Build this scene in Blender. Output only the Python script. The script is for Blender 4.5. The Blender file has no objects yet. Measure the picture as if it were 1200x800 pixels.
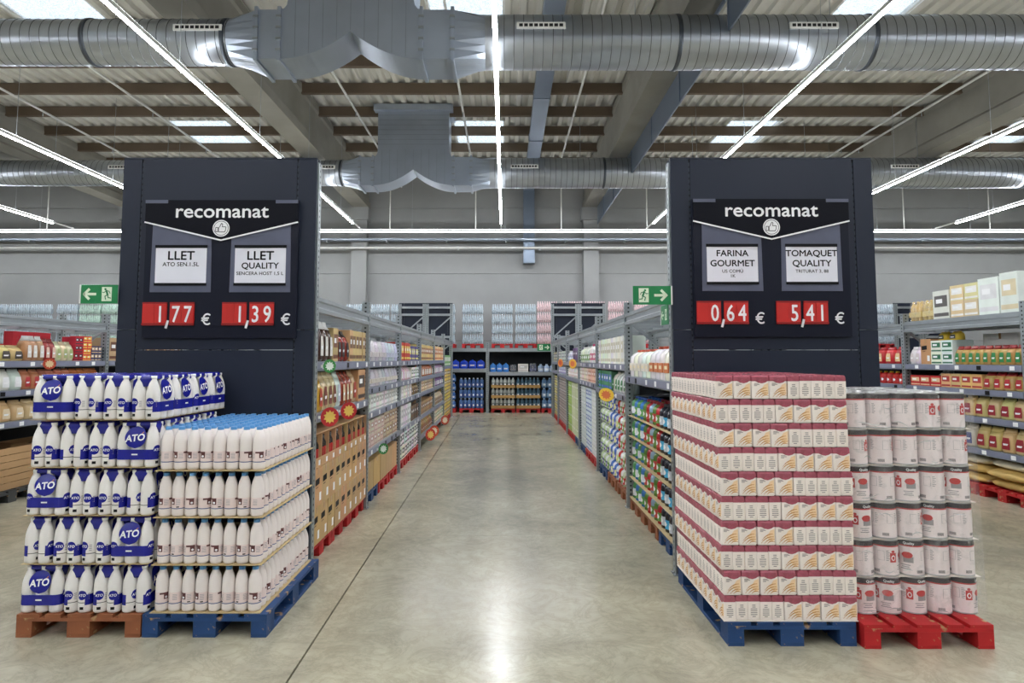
import bpy, math, random
from mathutils import Vector, Matrix
random.seed(7)
SC = bpy.context.scene
COL = SC.collection
R = math.radians
# ---------------------------------------------------------------- camera, world, exposure
FPX, PITCH, PPX, HOR, CAMH = 780.0, R(4.3), 592.0, 421.0, 1.78     # focal length in px of a 1200x800 frame
PPY = HOR - FPX * math.tan(PITCH)
cd = bpy.data.cameras.new('camera')
cd.sensor_width = 36.0; cd.lens = FPX / 1200 * 36
cd.shift_x = (600 - PPX) / 1200; cd.shift_y = -(400 - PPY) / 1200
cd.clip_start = 0.05; cd.clip_end = 200
cam = bpy.data.objects.new('camera', cd); COL.objects.link(cam)
cam.location = (0, 0, CAMH); cam.rotation_euler = (R(90) + PITCH, 0, 0)
SC.camera = cam
w = bpy.data.worlds.new('world'); SC.world = w; w.use_nodes = True
w.node_tree.nodes['Background'].inputs[0].default_value = (0.72, 0.86, 1.0, 1)
w.node_tree.nodes['Background'].inputs[1].default_value = 1.15
SC.view_settings.view_transform = 'Standard'; SC.view_settings.look = 'None'
SC.view_settings.gamma = 1.0; SC.view_settings.use_curve_mapping = False
SC.view_settings.exposure = 0.76
LED = 66.0            # radiance of the linear lamps
# ---------------------------------------------------------------- helpers
def lin(c):
    c = c / 255.0
    return c / 12.92 if c <= 0.04045 else ((c + 0.055) / 1.055) ** 2.4
def L3(rgb): return tuple(lin(c) for c in rgb) + (1.0,)
_M = {}
def mat(name, rgb=None, rough=0.5, metal=0.0, var=0.08, scale=6.0, bump=0.0, spec=0.5, coat=0.0, wear=None, wear_at=0.62):
    """procedural principled material; rgb None = the object's own colour"""
    if name in _M: return _M[name]
    m = bpy.data.materials.new(name); m.use_nodes = True; _M[name] = m
    nt = m.node_tree; n = nt.nodes; l = nt.links
    b = n['Principled BSDF']
    b.inputs['Roughness'].default_value = rough; b.inputs['Metallic'].default_value = metal
    b.inputs['Specular IOR Level'].default_value = spec; b.inputs['Coat Weight'].default_value = coat
    tc = n.new('ShaderNodeTexCoord')
    no = n.new('ShaderNodeTexNoise'); no.inputs['Scale'].default_value = scale; no.inputs['Detail'].default_value = 4
    l.new(tc.outputs['Object'], no.inputs['Vector'])
    mr = n.new('ShaderNodeMapRange'); mr.inputs[1].default_value = 0.3; mr.inputs[2].default_value = 0.7
    mr.inputs[3].default_value = 1 - var; mr.inputs[4].default_value = 1 + var
    l.new(no.outputs['Fac'], mr.inputs[0])
    mul = n.new('ShaderNodeVectorMath'); mul.operation = 'SCALE'
    if rgb is None:
        oi = n.new('ShaderNodeObjectInfo'); l.new(oi.outputs['Color'], mul.inputs[0])
    else:
        mul.inputs[0].default_value = L3(rgb)[:3]
    l.new(mr.outputs[0], mul.inputs['Scale'])
    out = mul.outputs[0]
    if wear:
        n2 = n.new('ShaderNodeTexNoise'); n2.inputs['Scale'].default_value = 14; n2.inputs['Detail'].default_value = 6
        l.new(tc.outputs['Object'], n2.inputs['Vector'])
        r2 = n.new('ShaderNodeMapRange'); r2.inputs[1].default_value = wear_at; r2.inputs[2].default_value = wear_at + 0.06
        l.new(n2.outputs['Fac'], r2.inputs[0])
        mx = n.new('ShaderNodeMix'); mx.data_type = 'RGBA'
        l.new(r2.outputs[0], mx.inputs[0]); l.new(out, mx.inputs[6]); mx.inputs[7].default_value = L3(wear)
        out = mx.outputs[2]
    l.new(out, b.inputs['Base Color'])
    if bump:
        bp = n.new('ShaderNodeBump'); bp.inputs['Strength'].default_value = bump; bp.inputs['Distance'].default_value = 0.01
        l.new(no.outputs['Fac'], bp.inputs['Height']); l.new(bp.outputs[0], b.inputs['Normal'])
    return m
def C(rgb, rough=0.45, **k):
    return mat('print_%d_%d_%d_%d' % (*rgb, int(rough * 100)), rgb, rough, **k)
OBJ = lambda: mat('own_colour', None, 0.45, var=0.05)
OBJG = lambda: mat('own_colour_plastic', None, 0.25, var=0.03)

class MB:
    def __init__(s): s.v = []; s.f = []; s.m = []; s.sm = []
    def add(s, vs, fs, m=0, smooth=False):
        o = len(s.v); s.v += [tuple(p) for p in vs]
        for f in fs: s.f.append(tuple(i + o for i in f)); s.m.append(m); s.sm.append(smooth)
        return s
    def poly(s, pts, m=0): return s.add(pts, [tuple(range(len(pts)))], m)
    def box(s, x0, x1, y0, y1, z0, z1, m=0):
        vs = [(x, y, z) for z in (z0, z1) for y in (y0, y1) for x in (x0, x1)]
        return s.add(vs, [(0, 2, 3, 1), (4, 5, 7, 6), (0, 1, 5, 4), (2, 6, 7, 3), (0, 4, 6, 2), (1, 3, 7, 5)], m)
    def boxc(s, cx, cy, cz, sx, sy, sz, m=0): return s.box(cx - sx/2, cx + sx/2, cy - sy/2, cy + sy/2, cz - sz/2, cz + sz/2, m)
    def lathe(s, prof, n=14, m=0, cx=0, cy=0, mats=None, capb=True, capt=True, smooth=True):
        vs = []
        for r, z in prof:
            for k in range(n):
                a = 2 * math.pi * k / n; vs.append((cx + r * math.cos(a), cy + r * math.sin(a), z))
        o = len(s.v); s.v += vs
        for i in range(len(prof) - 1):
            mm = mats[i] if mats else m
            for k in range(n):
                k2 = (k + 1) % n
                s.f.append((o + i*n + k, o + i*n + k2, o + (i+1)*n + k2, o + (i+1)*n + k)); s.m.append(mm); s.sm.append(smooth)
        if capb: s.f.append(tuple(o + k for k in reversed(range(n)))); s.m.append(mats[0] if mats else m); s.sm.append(False)
        if capt: s.f.append(tuple(o + (len(prof)-1)*n + k for k in range(n))); s.m.append(mats[-1] if mats else m); s.sm.append(False)
        return s
    def prism(s, poly, y0, y1, m=0, side=None, smooth=False):
        """poly: (x,z) counter-clockwise seen from -Y"""
        n = len(poly)
        vs = [(x, y0, z) for x, z in poly] + [(x, y1, z) for x, z in poly]
        s.add(vs, [tuple(range(n)), tuple(range(2*n - 1, n - 1, -1))], m)
        o = len(s.v) - 2*n
        for i in range(n):
            j = (i + 1) % n
            s.f.append((o + i, o + n + i, o + n + j, o + j)); s.m.append(m if side is None else side); s.sm.append(smooth)
        return s
    def tube(s, p0, p1, r, n=8, m=0):
        p0 = Vector(p0); p1 = Vector(p1); d = (p1 - p0).normalized()
        a = d.orthogonal().normalized(); b = d.cross(a)
        vs = [p + (a * math.cos(t) + b * math.sin(t)) * r for p in (p0, p1) for t in [2*math.pi*k/n for k in range(n)]]
        return s.add(vs, [(k, (k+1) % n, n + (k+1) % n, n + k) for k in range(n)] + [tuple(reversed(range(n))), tuple(range(n, 2*n))], m, True)
    def bar(s, p0, p1, w, t, m=0):
        """flat bar between two points, w in the vertical plane of the bar, t sideways"""
        p0 = Vector(p0); p1 = Vector(p1); d = (p1 - p0).normalized()
        side = d.cross(Vector((0, 0, 1)))
        side = side.normalized() if side.length > 1e-4 else Vector((1, 0, 0))
        up = side.cross(d)
        vs = [p + side * a * t/2 + up * b * w/2 for p in (p0, p1) for a, b in ((-1, -1), (1, -1), (1, 1), (-1, 1))]
        return s.add(vs, [(0, 1, 5, 4), (1, 2, 6, 5), (2, 3, 7, 6), (3, 0, 4, 7), (3, 2, 1, 0), (4, 5, 6, 7)], m)
    def loft(s, rings, m=0, smooth=True, cap=True):
        n = len(rings[0]); o = len(s.v)
        for r in rings: s.v += [tuple(p) for p in r]
        for i in range(len(rings) - 1):
            for k in range(n):
                k2 = (k+1) % n
                s.f.append((o+i*n+k, o+i*n+k2, o+(i+1)*n+k2, o+(i+1)*n+k)); s.m.append(m); s.sm.append(smooth)
        if cap:
            s.f.append(tuple(o+k for k in reversed(range(n)))); s.m.append(m); s.sm.append(False)
            s.f.append(tuple(o+(len(rings)-1)*n+k for k in range(n))); s.m.append(m); s.sm.append(False)
        return s
    def cyl(s, pts, r, a0, m=0):
        """flat polygon (u along circumference, z) wrapped on a cylinder of radius r, facing angle a0 (0 = -Y)"""
        return s.add([cylp(u, z, r, a0) for u, z in pts], [tuple(range(len(pts)))], m)
    def cylrect(s, u0, u1, z0, z1, r, a0, m=0, n=6):
        for i in range(n):
            a = u0 + (u1-u0)*i/n; b = u0 + (u1-u0)*(i+1)/n
            s.cyl([(a, z0), (b, z0), (b, z1), (a, z1)], r, a0, m)
        return s
    def cyloval(s, cu, cz, ru, rz, r, a0, m=0, n=6):
        for i in range(n):
            a = -1 + 2*i/n; b = -1 + 2*(i+1)/n
            ha = math.sqrt(max(0, 1-a*a)) * rz; hb = math.sqrt(max(0, 1-b*b)) * rz
            p = [(cu+a*ru, cz-ha), (cu+b*ru, cz-hb), (cu+b*ru, cz+hb), (cu+a*ru, cz+ha)]
            if ha < 1e-6: p = [(cu+a*ru, cz), p[1], p[2]]
            if hb < 1e-6: p = [p[0], (cu+b*ru, cz), p[-1]]
            s.cyl(p, r, a0, m)
        return s
    def map(s, fn, start=0):
        s.v[start:] = [tuple(fn(p)) for p in s.v[start:]]; return s
    def mesh(s, name, mats):
        me = bpy.data.meshes.new(name); me.from_pydata(s.v, [], s.f)
        for m in (mats if isinstance(mats, (list, tuple)) else [mats]): me.materials.append(m)
        me.polygons.foreach_set('material_index', s.m); me.polygons.foreach_set('use_smooth', s.sm)
        me.update(); return me
    def obj(s, name, mats, parent=None, loc=(0, 0, 0), rz=0):
        return link(name, s.mesh(name, mats), parent, loc, rz)
def cylp(u, z, r, a0):
    t = a0 + u / r - math.pi / 2
    return (r * math.cos(t), r * math.sin(t), z)
def link(name, data, parent=None, loc=(0, 0, 0), rz=0, color=None):
    o = bpy.data.objects.new(name, data); COL.objects.link(o)
    o.location = loc
    if rz: o.rotation_euler = (0, 0, rz)
    if parent is not None: o.parent = parent
    if color: o.color = color
    return o
def tag(o, label=None, cat=None, group=None, kind=None):
    if label: o['label'] = label
    if cat: o['category'] = cat
    if group: o['group'] = group
    if kind: o['kind'] = kind
    return o
def thing(name, label, cat, loc=(0, 0, 0), rz=0, group=None):
    return tag(link(name, None, None, loc, rz), label, cat, group)
def spawn(name, tpl, loc, rz, label, cat, group=None, color=None):
    """tpl: one mesh, or a list of (part name, mesh, offset, rz, [sub-parts]); meshes are shared between copies"""
    if not isinstance(tpl, list):
        return tag(link(name, tpl, None, loc, rz, color), label, cat, group)
    root = thing(name, label, cat, loc, rz, group)
    for p in tpl:
        o = link(p[0], p[1], root, p[2] if len(p) > 2 else (0, 0, 0), p[3] if len(p) > 3 else 0, color)
        for q in (p[4] if len(p) > 4 else []): link(q[0], q[1], o, q[2] if len(q) > 2 else (0, 0, 0), q[3] if len(q) > 3 else 0, color)
    return root
def text_pts(body, size, bold=0.0, sx=1.0, align='CENTER'):
    """text as flat polygons in (x,z): list of vertices, list of faces; baseline at z=0"""
    cu = bpy.data.curves.new('t', 'FONT'); cu.body = body; cu.size = size; cu.align_x = align; cu.offset = bold * size
    cu.resolution_u = 3
    ob = bpy.data.objects.new('t', cu); COL.objects.link(ob)
    me = bpy.data.meshes.new_from_object(ob)
    vs = [(v.co.x * sx, v.co.y) for v in me.vertices]; fs = [tuple(p.vertices) for p in me.polygons]
    bpy.data.objects.remove(ob); bpy.data.curves.remove(cu); bpy.data.meshes.remove(me)
    return vs, fs
def add_text(mb, body, size, x, z, y, m=0, bold=0.0, sx=1.0, align='CENTER'):
    vs, fs = text_pts(body, size, 0.0, sx, align); o = bold * size
    for k, (dx, dz) in enumerate(((0, 0), (o, 0), (-o, 0), (0, o), (0, -o)) if bold else ((0, 0),)):
        mb.add([(x + a + dx, y - 0.00015*k, z + b + dz) for a, b in vs], fs, m)
    return mb
ORD = ['zeroth', 'first', 'second', 'third', 'fourth', 'fifth', 'sixth', 'seventh', 'eighth', 'ninth', 'tenth', 'eleventh', 'twelfth', 'thirteenth', 'fourteenth']
def px_at(x, y, Y):      # photo pixel -> (X, Z) on the plane at depth Y
    u = (x - PPX) / FPX; v = (PPY - y) / FPX
    t = Y / (math.cos(PITCH) - v * math.sin(PITCH))
    return u * t, CAMH + (math.sin(PITCH) + v * math.cos(PITCH)) * t
# ---------------------------------------------------------------- materials of the place
def concrete_floor():
    m = bpy.data.materials.new('polished_concrete'); m.use_nodes = True
    nt = m.node_tree; n = nt.nodes; l = nt.links; b = n['Principled BSDF']
    g = n.new('ShaderNodeNewGeometry')
    def noise(sc, det, rough=0.6, dist=0.0, stretch=None):
        t = n.new('ShaderNodeTexNoise'); t.inputs['Scale'].default_value = sc; t.inputs['Detail'].default_value = det
        t.inputs['Roughness'].default_value = rough; t.inputs['Distortion'].default_value = dist
        if stretch:
            mp = n.new('ShaderNodeMapping'); mp.inputs['Scale'].default_value = stretch
            l.new(g.outputs['Position'], mp.inputs[0]); l.new(mp.outputs[0], t.inputs['Vector'])
        else: l.new(g.outputs['Position'], t.inputs['Vector'])
        return t
    big = noise(0.55, 6, 0.62, 0.6); fine = noise(5.0, 8, 0.7, 1.2, (1.0, 0.7, 1.0)); veins = noise(2.2, 10, 0.75, 2.5)
    cr = n.new('ShaderNodeValToRGB'); e = cr.color_ramp.elements
    e[0].position = 0.30; e[0].color = L3((152, 146, 128)); e[1].position = 0.72; e[1].color = L3((198, 191, 168))
    l.new(big.outputs['Fac'], cr.inputs[0])
    c2 = n.new('ShaderNodeValToRGB'); e = c2.color_ramp.elements
    e[0].position = 0.35; e[0].color = (0.86, 0.86, 0.85, 1); e[1].position = 0.65; e[1].color = (1.06, 1.06, 1.04, 1)
    l.new(fine.outputs['Fac'], c2.inputs[0])
    c3 = n.new('ShaderNodeValToRGB'); e = c3.color_ramp.elements
    e[0].position = 0.455; e[0].color = (1, 1, 1, 1); e[1].position = 0.545; e[1].color = (1, 1, 1, 1)
    q = c3.color_ramp.elements.new(0.5); q.color = (0.84, 0.84, 0.83, 1)
    l.new(veins.outputs['Fac'], c3.inputs[0])
    mx = n.new('ShaderNodeMix'); mx.data_type = 'RGBA'; mx.blend_type = 'MULTIPLY'; mx.inputs[0].default_value = 1
    l.new(cr.outputs[0], mx.inputs[6]); l.new(c2.outputs[0], mx.inputs[7])
    m2 = n.new('ShaderNodeMix'); m2.data_type = 'RGBA'; m2.blend_type = 'MULTIPLY'; m2.inputs[0].default_value = 1
    l.new(mx.outputs[2], m2.inputs[6]); l.new(c3.outputs[0], m2.inputs[7])
    l.new(m2.outputs[2], b.inputs['Base Color'])
    rr = n.new('ShaderNodeMapRange'); rr.inputs[3].default_value = 0.13; rr.inputs[4].default_value = 0.30
    l.new(fine.outputs['Fac'], rr.inputs[0]); l.new(rr.outputs[0], b.inputs['Roughness'])
    bp = n.new('ShaderNodeBump'); bp.inputs['Strength'].default_value = 0.05; bp.inputs['Distance'].default_value = 0.02
    l.new(big.outputs['Fac'], bp.inputs['Height']); l.new(bp.outputs[0], b.inputs['Normal'])
    b.inputs['Specular IOR Level'].default_value = 0.6
    return m
def perforated(name, rgb, metal, rough, dark=0.12):
    m = bpy.data.materials.new(name); m.use_nodes = True
    nt = m.node_tree; n = nt.nodes; l = nt.links; b = n['Principled BSDF']
    tc = n.new('ShaderNodeTexCoord'); sp = n.new('ShaderNodeSeparateXYZ'); l.new(tc.outputs['Object'], sp.inputs[0])
    def M(op, a, bb=None):
        q = n.new('ShaderNodeMath'); q.operation = op
        for i, s in enumerate((a, bb)):
            if s is None: continue
            if isinstance(s, (int, float)): q.inputs[i].default_value = s
            else: l.new(s, q.inputs[i])
        return q.outputs[0]
    z = M('GREATER_THAN', M('SINE', M('MULTIPLY', sp.outputs[2], 2 * math.pi / 0.05)), 0.3)
    ax = M('ABSOLUTE', sp.outputs[0]); ay = M('ABSOLUTE', sp.outputs[1])
    h = M('MULTIPLY', z, M('LESS_THAN', M('MINIMUM', ax, ay), 0.011))
    mx = n.new('ShaderNodeMix'); mx.data_type = 'RGBA'
    l.new(h, mx.inputs[0]); c = L3(rgb); mx.inputs[6].default_value = c
    mx.inputs[7].default_value = (c[0]*dark, c[1]*dark, c[2]*dark, 1)
    l.new(mx.outputs[2], b.inputs['Base Color']); b.inputs['Metallic'].default_value = metal; b.inputs['Roughness'].default_value = rough
    return m
def emit(name, rgb, strength):
    m = bpy.data.materials.new(name); m.use_nodes = True
    b = m.node_tree.nodes['Principled BSDF']; b.inputs['Base Color'].default_value = (0.9, 0.9, 0.9, 1)
    b.inputs['Emission Color'].default_value = L3(rgb); b.inputs['Emission Strength'].default_value = strength
    return m
def film(name, amount, rough=0.15):
    m = bpy.data.materials.new(name); m.use_nodes = True
    nt = m.node_tree; n = nt.nodes; l = nt.links; b = n['Principled BSDF']; out = n['Material Output']
    b.inputs['Base Color'].default_value = (0.9, 0.9, 0.9, 1); b.inputs['Roughness'].default_value = rough
    t = n.new('ShaderNodeBsdfTransparent'); mx = n.new('ShaderNodeMixShader')
    tc = n.new('ShaderNodeTexCoord'); no = n.new('ShaderNodeTexNoise'); no.inputs['Scale'].default_value = 7; no.inputs['Detail'].default_value = 5
    no.inputs['Distortion'].default_value = 2
    l.new(tc.outputs['Object'], no.inputs['Vector'])
    mr = n.new('ShaderNodeMapRange'); mr.inputs[1].default_value = 0.52; mr.inputs[2].default_value = 0.75
    mr.inputs[3].default_value = amount; mr.inputs[4].default_value = amount + 0.22
    l.new(no.outputs['Fac'], mr.inputs[0]); l.new(mr.outputs[0], mx.inputs[0])
    bp = n.new('ShaderNodeBump'); bp.inputs['Strength'].default_value = 0.6; bp.inputs['Distance'].default_value = 0.01
    l.new(no.outputs['Fac'], bp.inputs['Height']); l.new(bp.outputs[0], b.inputs['Normal'])
    l.new(t.outputs[0], mx.inputs[1]); l.new(b.outputs[0], mx.inputs[2]); l.new(mx.outputs[0], out.inputs['Surface'])
    return m
M_floor = concrete_floor()
M_joint = mat('joint_filler', (62, 60, 55), 0.9)
M_wall = mat('precast_concrete', (148, 149, 148), 0.85, var=0.07, scale=0.9, bump=0.05)
M_girder = mat('girder_concrete', (138, 135, 126), 0.85, var=0.12, scale=1.3)
M_purlin = mat('purlin_concrete', (104, 90, 76), 0.9, var=0.10, scale=1.1)
M_deck = mat('roof_sheet', (206, 204, 196), 0.55, metal=0.0, var=0.05, scale=0.7)
M_galv = mat('galvanised_duct', (180, 186, 194), 0.33, metal=0.92, var=0.08, scale=2.5)
M_galv_flat = mat('galvanised_panel', (172, 182, 196), 0.36, metal=0.65, var=0.07, scale=1.6)
M_steel = mat('galvanised_rack_steel', (164, 170, 174), 0.42, metal=0.75, var=0.07, scale=5)
M_perf = perforated('perforated_upright', (158, 165, 168), 0.7, 0.42)
M_rail = mat('price_rail_plastic', (126, 130, 150), 0.4)
M_dark = mat('painted_shade_sheet', (46, 48, 52), 0.7)
M_navy = mat('navy_panel', (34, 40, 55), 0.45, var=0.05, scale=1.2, spec=0.3)
M_navy_perf = perforated('navy_slot_rail', (66, 72, 84), 0.3, 0.5, 0.25)
M_paint = mat('painted_wood', None, 0.65, var=0.16, scale=5, bump=0.15, wear=(176, 142, 98), wear_at=0.615)
M_kraft = mat('kraft_card', (190, 152, 108), 0.8, var=0.05, scale=4)
M_sheet = mat('card_layer_sheet', (186, 164, 122), 0.8)
M_white = mat('white_coated_steel', (226, 226, 222), 0.45)
M_curtain = mat('blue_grey_sheet_metal', (128, 140, 156), 0.38, metal=0.55, var=0.06, scale=1.0)
M_led = emit('led_diffuser', (246, 250, 255), LED)
M_fill_up = emit('added_roof_fill', (246, 250, 255), LED * 0.13)  # weak upward fill, added to brighten the roof
M_film = film('stretch_film', 0.06)
M_wrap = film('shrink_wrap', 0.14)
M_crease = film('film_crease', 0.5)
# ================================================================ the shell
XW, YB, YF = 21.0, 23.9, -9.0
floor = tag(MB().box(-XW, XW, YF, YB, -0.12, -0.03).obj('floor', M_joint), 'polished beige grey concrete floor slab', None, None, 'structure')
jx = lambda y: -1.16 - 0.0127 * y
xs = [lambda y: -XW, lambda y: -9.9, jx, lambda y: 6.6, lambda y: XW]
yy = [YF, 0.9, 6.9, 12.9, 18.9, YB]
for j in range(5):
    for i in range(4):
        g0 = 0.0 if i == 0 else 0.006; g1 = 0.0 if i == 3 else 0.006
        y0 = yy[j] + (0.002 if j else 0); y1 = yy[j+1] - (0.002 if j < 4 else 0)
        mb = MB(); a, b = xs[i], xs[i+1]
        lo = [(a(y0)+g0, y0), (b(y0)-g1, y0), (b(y1)-g1, y1), (a(y1)+g0, y1)]
        mb.add([(x, y, -0.03) for x, y in lo] + [(x, y, 0) for x, y in lo],
               [(4, 5, 6, 7), (0, 1, 5, 4), (1, 2, 6, 5), (2, 3, 7, 6), (3, 0, 4, 7)])
        mb.obj('floor_slab', M_floor, floor)
colx = [-13.45, -5.22, 3.07, 11.3]
wb = tag(MB().box(-XW, XW, YB, YB + 0.2, 0, 9.0).obj('wall_back', mat('wall_joint', (96, 96, 94), 0.9)), 'grey precast concrete wall at the far end', None, None, 'structure')
edges = [-XW] + colx + [XW]
rows = [0, 2.45, 4.86, 7.25, 9.0]
for i in range(len(edges) - 1):
    for k in range(4):
        MB().box(edges[i] + 0.005, edges[i+1] - 0.005, YB - 0.06, YB, rows[k] + 0.006, rows[k+1] - 0.006).obj('wall_panel', M_wall, wb)
for x in colx:
    MB().box(x - 0.27, x + 0.27, YB - 0.38, YB - 0.06, 0, 7.2).box(x - 0.34, x + 0.34, YB - 0.5, YB - 0.06, 6.75, 7.2).obj('pillar', M_wall, wb)
for nm, b in (('wall_left', (-XW - 0.2, -XW, YF, YB, 0, 9)), ('wall_right', (XW, XW + 0.2, YF, YB, 0, 9)), ('wall_front', (-XW, XW, YF - 0.2, YF, 0, 9))):
    tag(MB().box(*b).obj(nm, M_wall), 'plain grey concrete wall of the hall', None, None, 'structure')
# roof sheet, ribs along the hall, with skylight openings
sky_x = [-8.7, -0.75, 7.1, 15.1, -16.6]; SKW = 0.85
sky_y = [(-4.0, -1.2), (3.0, 5.8), (10.6, 13.4), (18.2, 21.0)]
NR = 140; RP = 2*XW/NR
sky_c = [(round((x - SKW + XW)/RP), round((x + SKW + XW)/RP)) for x in sky_x]
def ribs(mb, i0, i1, y0, y1, z=8.45, p=RP, h=0.07):
    if i1 <= i0: return
    pr = []
    for k in range(i0, i1):
        a = -XW + k * p
        pr += [(a, z), (a + p*0.34, z), (a + p*0.46, z + h), (a + p*0.88, z + h)]
    pr.append((-XW + i1*p, z))
    vs = [(x, y, q) for y in (y0, y1) for x, q in pr]; m = len(pr)
    mb.add(vs, [(i, m + i, m + i + 1, i + 1) for i in range(m - 1)])
mb = MB(); ycur = YF
for y0, y1 in sky_y + [(YB + 0.2, None)]:
    ribs(mb, 0, NR, ycur, y0)
    if y1 is None: break
    c = 0
    for i0, i1 in sorted(sky_c):
        ribs(mb, c, i0, y0, y1); c = i1
    ribs(mb, c, NR, y0, y1); ycur = y1
tag(mb.obj('ceiling', M_deck), 'ribbed pale metal roof sheeting', None, None, 'structure')
M_pane = film('skylight_polycarbonate', 0.25, 0.3)
k = 0
for y0, y1 in sky_y:
    for i0, i1 in sky_c:
        k += 1; xa, xb = -XW + i0*RP, -XW + i1*RP; x = (xa + xb)/2; SKW = (xb - xa)/2
        fr = MB()
        for a in ((x - SKW, x - SKW + 0.05, y0, y1), (x + SKW - 0.05, x + SKW, y0, y1), (x - SKW, x + SKW, y0, y0 + 0.05), (x - SKW, x + SKW, y1 - 0.05, y1)):
            fr.box(*a, 8.455, 8.56)
        o = tag(fr.obj('window_%d' % k, M_white), 'small rectangular skylight in the roof sheeting', None, None, 'structure')
        MB().box(x - SKW + 0.05, x + SKW - 0.05, y0 + 0.05, y1 - 0.05, 8.51, 8.52).obj('pane', M_pane, o)
gird = [-13.45, -5.16, 3.07, 11.3, 19.55, -21.7]
for i, gx in enumerate(gird[:5]):
    pf = [(-0.275, 7.2), (0.275, 7.2), (0.275, 7.42), (0.21, 7.50), (0.21, 8.20), (0.24, 8.26), (0.24, 8.44), (-0.24, 8.44), (-0.24, 8.26), (-0.21, 8.20), (-0.21, 7.50), (-0.275, 7.42)]
    tag(MB().prism([(gx + a, b) for a, b in pf], YF, YB - 0.06).obj('roof_girder', M_girder),
        ['deep concrete roof girder at far left', 'deep concrete roof girder left of the central lamp', 'deep concrete roof girder beside the grey metal curtain', 'deep concrete roof girder at the right', 'deep concrete roof girder outside at far right'][i], None, None, 'structure')
py_ = [-8.1 + 1.49 * k for k in range(22) if -8.1 + 1.49*k < YB - 0.3]
gs = sorted(gird) + [XW]
for a, b in zip(gs[:-1], gs[1:]):
    for y in py_:
        if y > 9 or abs(a) < 6:
            tag(MB().prism([(-0.06, 8.21), (0.06, 8.21), (0.10, 8.445), (-0.10, 8.445)], 0, 1).map(lambda p: (max(a + 0.2, -XW) + p[1] * (min(b - 0.2, XW) - max(a + 0.2, -XW)), y + p[0], p[2])).obj('roof_purlin', M_purlin),
                'brown concrete purlin under the roof sheeting', None, 'roof purlins', 'structure')
# smoke curtain beside the girder
sc = thing('smoke_curtain', 'blue grey sheet metal curtain hanging below the concrete girder', 'metal sheet', (3.3, 0, 6.6))
yk = [YF + 0.05, -4, 0, 3, 6.4, 9.46, 10.30, 12.2, 14.6, 16.98, 17.82, 19.9, 21.9, YB - 0.1]
for a, b in zip(yk[:-1], yk[1:]):
    z0 = 0.52 if a in (9.46, 16.98) else 0.0
    MB().box(-0.012, 0.012, a + 0.004, b - 0.004, z0, 0.6).box(-0.03, 0.0, b - 0.03, b - 0.004, z0, 0.6).obj('curtain_panel', M_curtain, sc)
t = thing('cable_duct', 'flat blue grey metal duct running under the roof to the back wall', 'duct', (0.85, 0, 7.8))
MB().box(-0.185, 0.185, YF + 0.05, YB - 0.46, 0, 0.18).obj('duct_run', M_curtain, t)
MB().box(-0.2, 0.2, YB - 0.46, YB - 0.08, -2.6, 0.2).obj('duct_drop', M_curtain, t)
for y in range(-6, 23, 3): MB().box(-0.2, 0.2, y, y + 0.04, -0.012, 0.2).obj('joint_collar', M_curtain, t)
# ---------------------------------------------------------------- air ducts
M_seam = mat('folded_seam', (150, 159, 172), 0.4, metal=0.6)
M_black = mat('painted_slot_shade', (28, 28, 30), 0.7)
def round_duct(x0, x1, cy, cz, D, label, grilles, collars):
    r = D / 2; p = 0.145; x = x0; tb = MB()
    while x < x1 - 0.02:
        e = min(x + p, x1); tb.lathe([(r, x), (r, e - 0.012)], 32, capb=False, capt=False).lathe([(r, e - 0.012), (r + 0.006, e - 0.008), (r + 0.006, e - 0.004), (r, e)], 32, 1, capb=False, capt=False, smooth=False); x = e
    o = thing('round_duct', label, 'duct', (x0, cy, cz))
    tb.map(lambda q: (q[2] - x0, q[1], q[0])).obj('spiral_tube', [M_galv, mat('spiral_seam', (112, 116, 120), 0.4, metal=0.8)], o)
    for c in collars:
        MB().lathe([(r, c - 0.03), (r + 0.016, c - 0.03), (r + 0.016, c + 0.03), (r, c + 0.03)], 28, capb=False, capt=False).map(lambda q: (q[2] - x0, q[1], q[0])).obj('collar', mat('collar_steel', (92, 98, 106), 0.35, 0.8), o)
    for g in grilles:
        mb = MB().box(g - 0.36 - x0, g + 0.36 - x0, -r - 0.03, -r + 0.05, 0.02, 0.11, 0)
        for k in range(9): mb.box(g - 0.36 + 0.035 + k*0.074 - x0, g - 0.36 + 0.09 + k*0.074 - x0, -r - 0.032, -r, 0.042, 0.088, 1)  # dark boxes paint the shade inside the slot openings
        mb.obj('air_grille', [M_white, M_black], o)
    for c in range(int(x0) + 2, int(x1), 3):
        MB().tube((c - x0, 0, r), (c - x0, 0, 8.4 - cz), 0.006, 5).obj('hanger_wire', M_steel, o)
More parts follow.
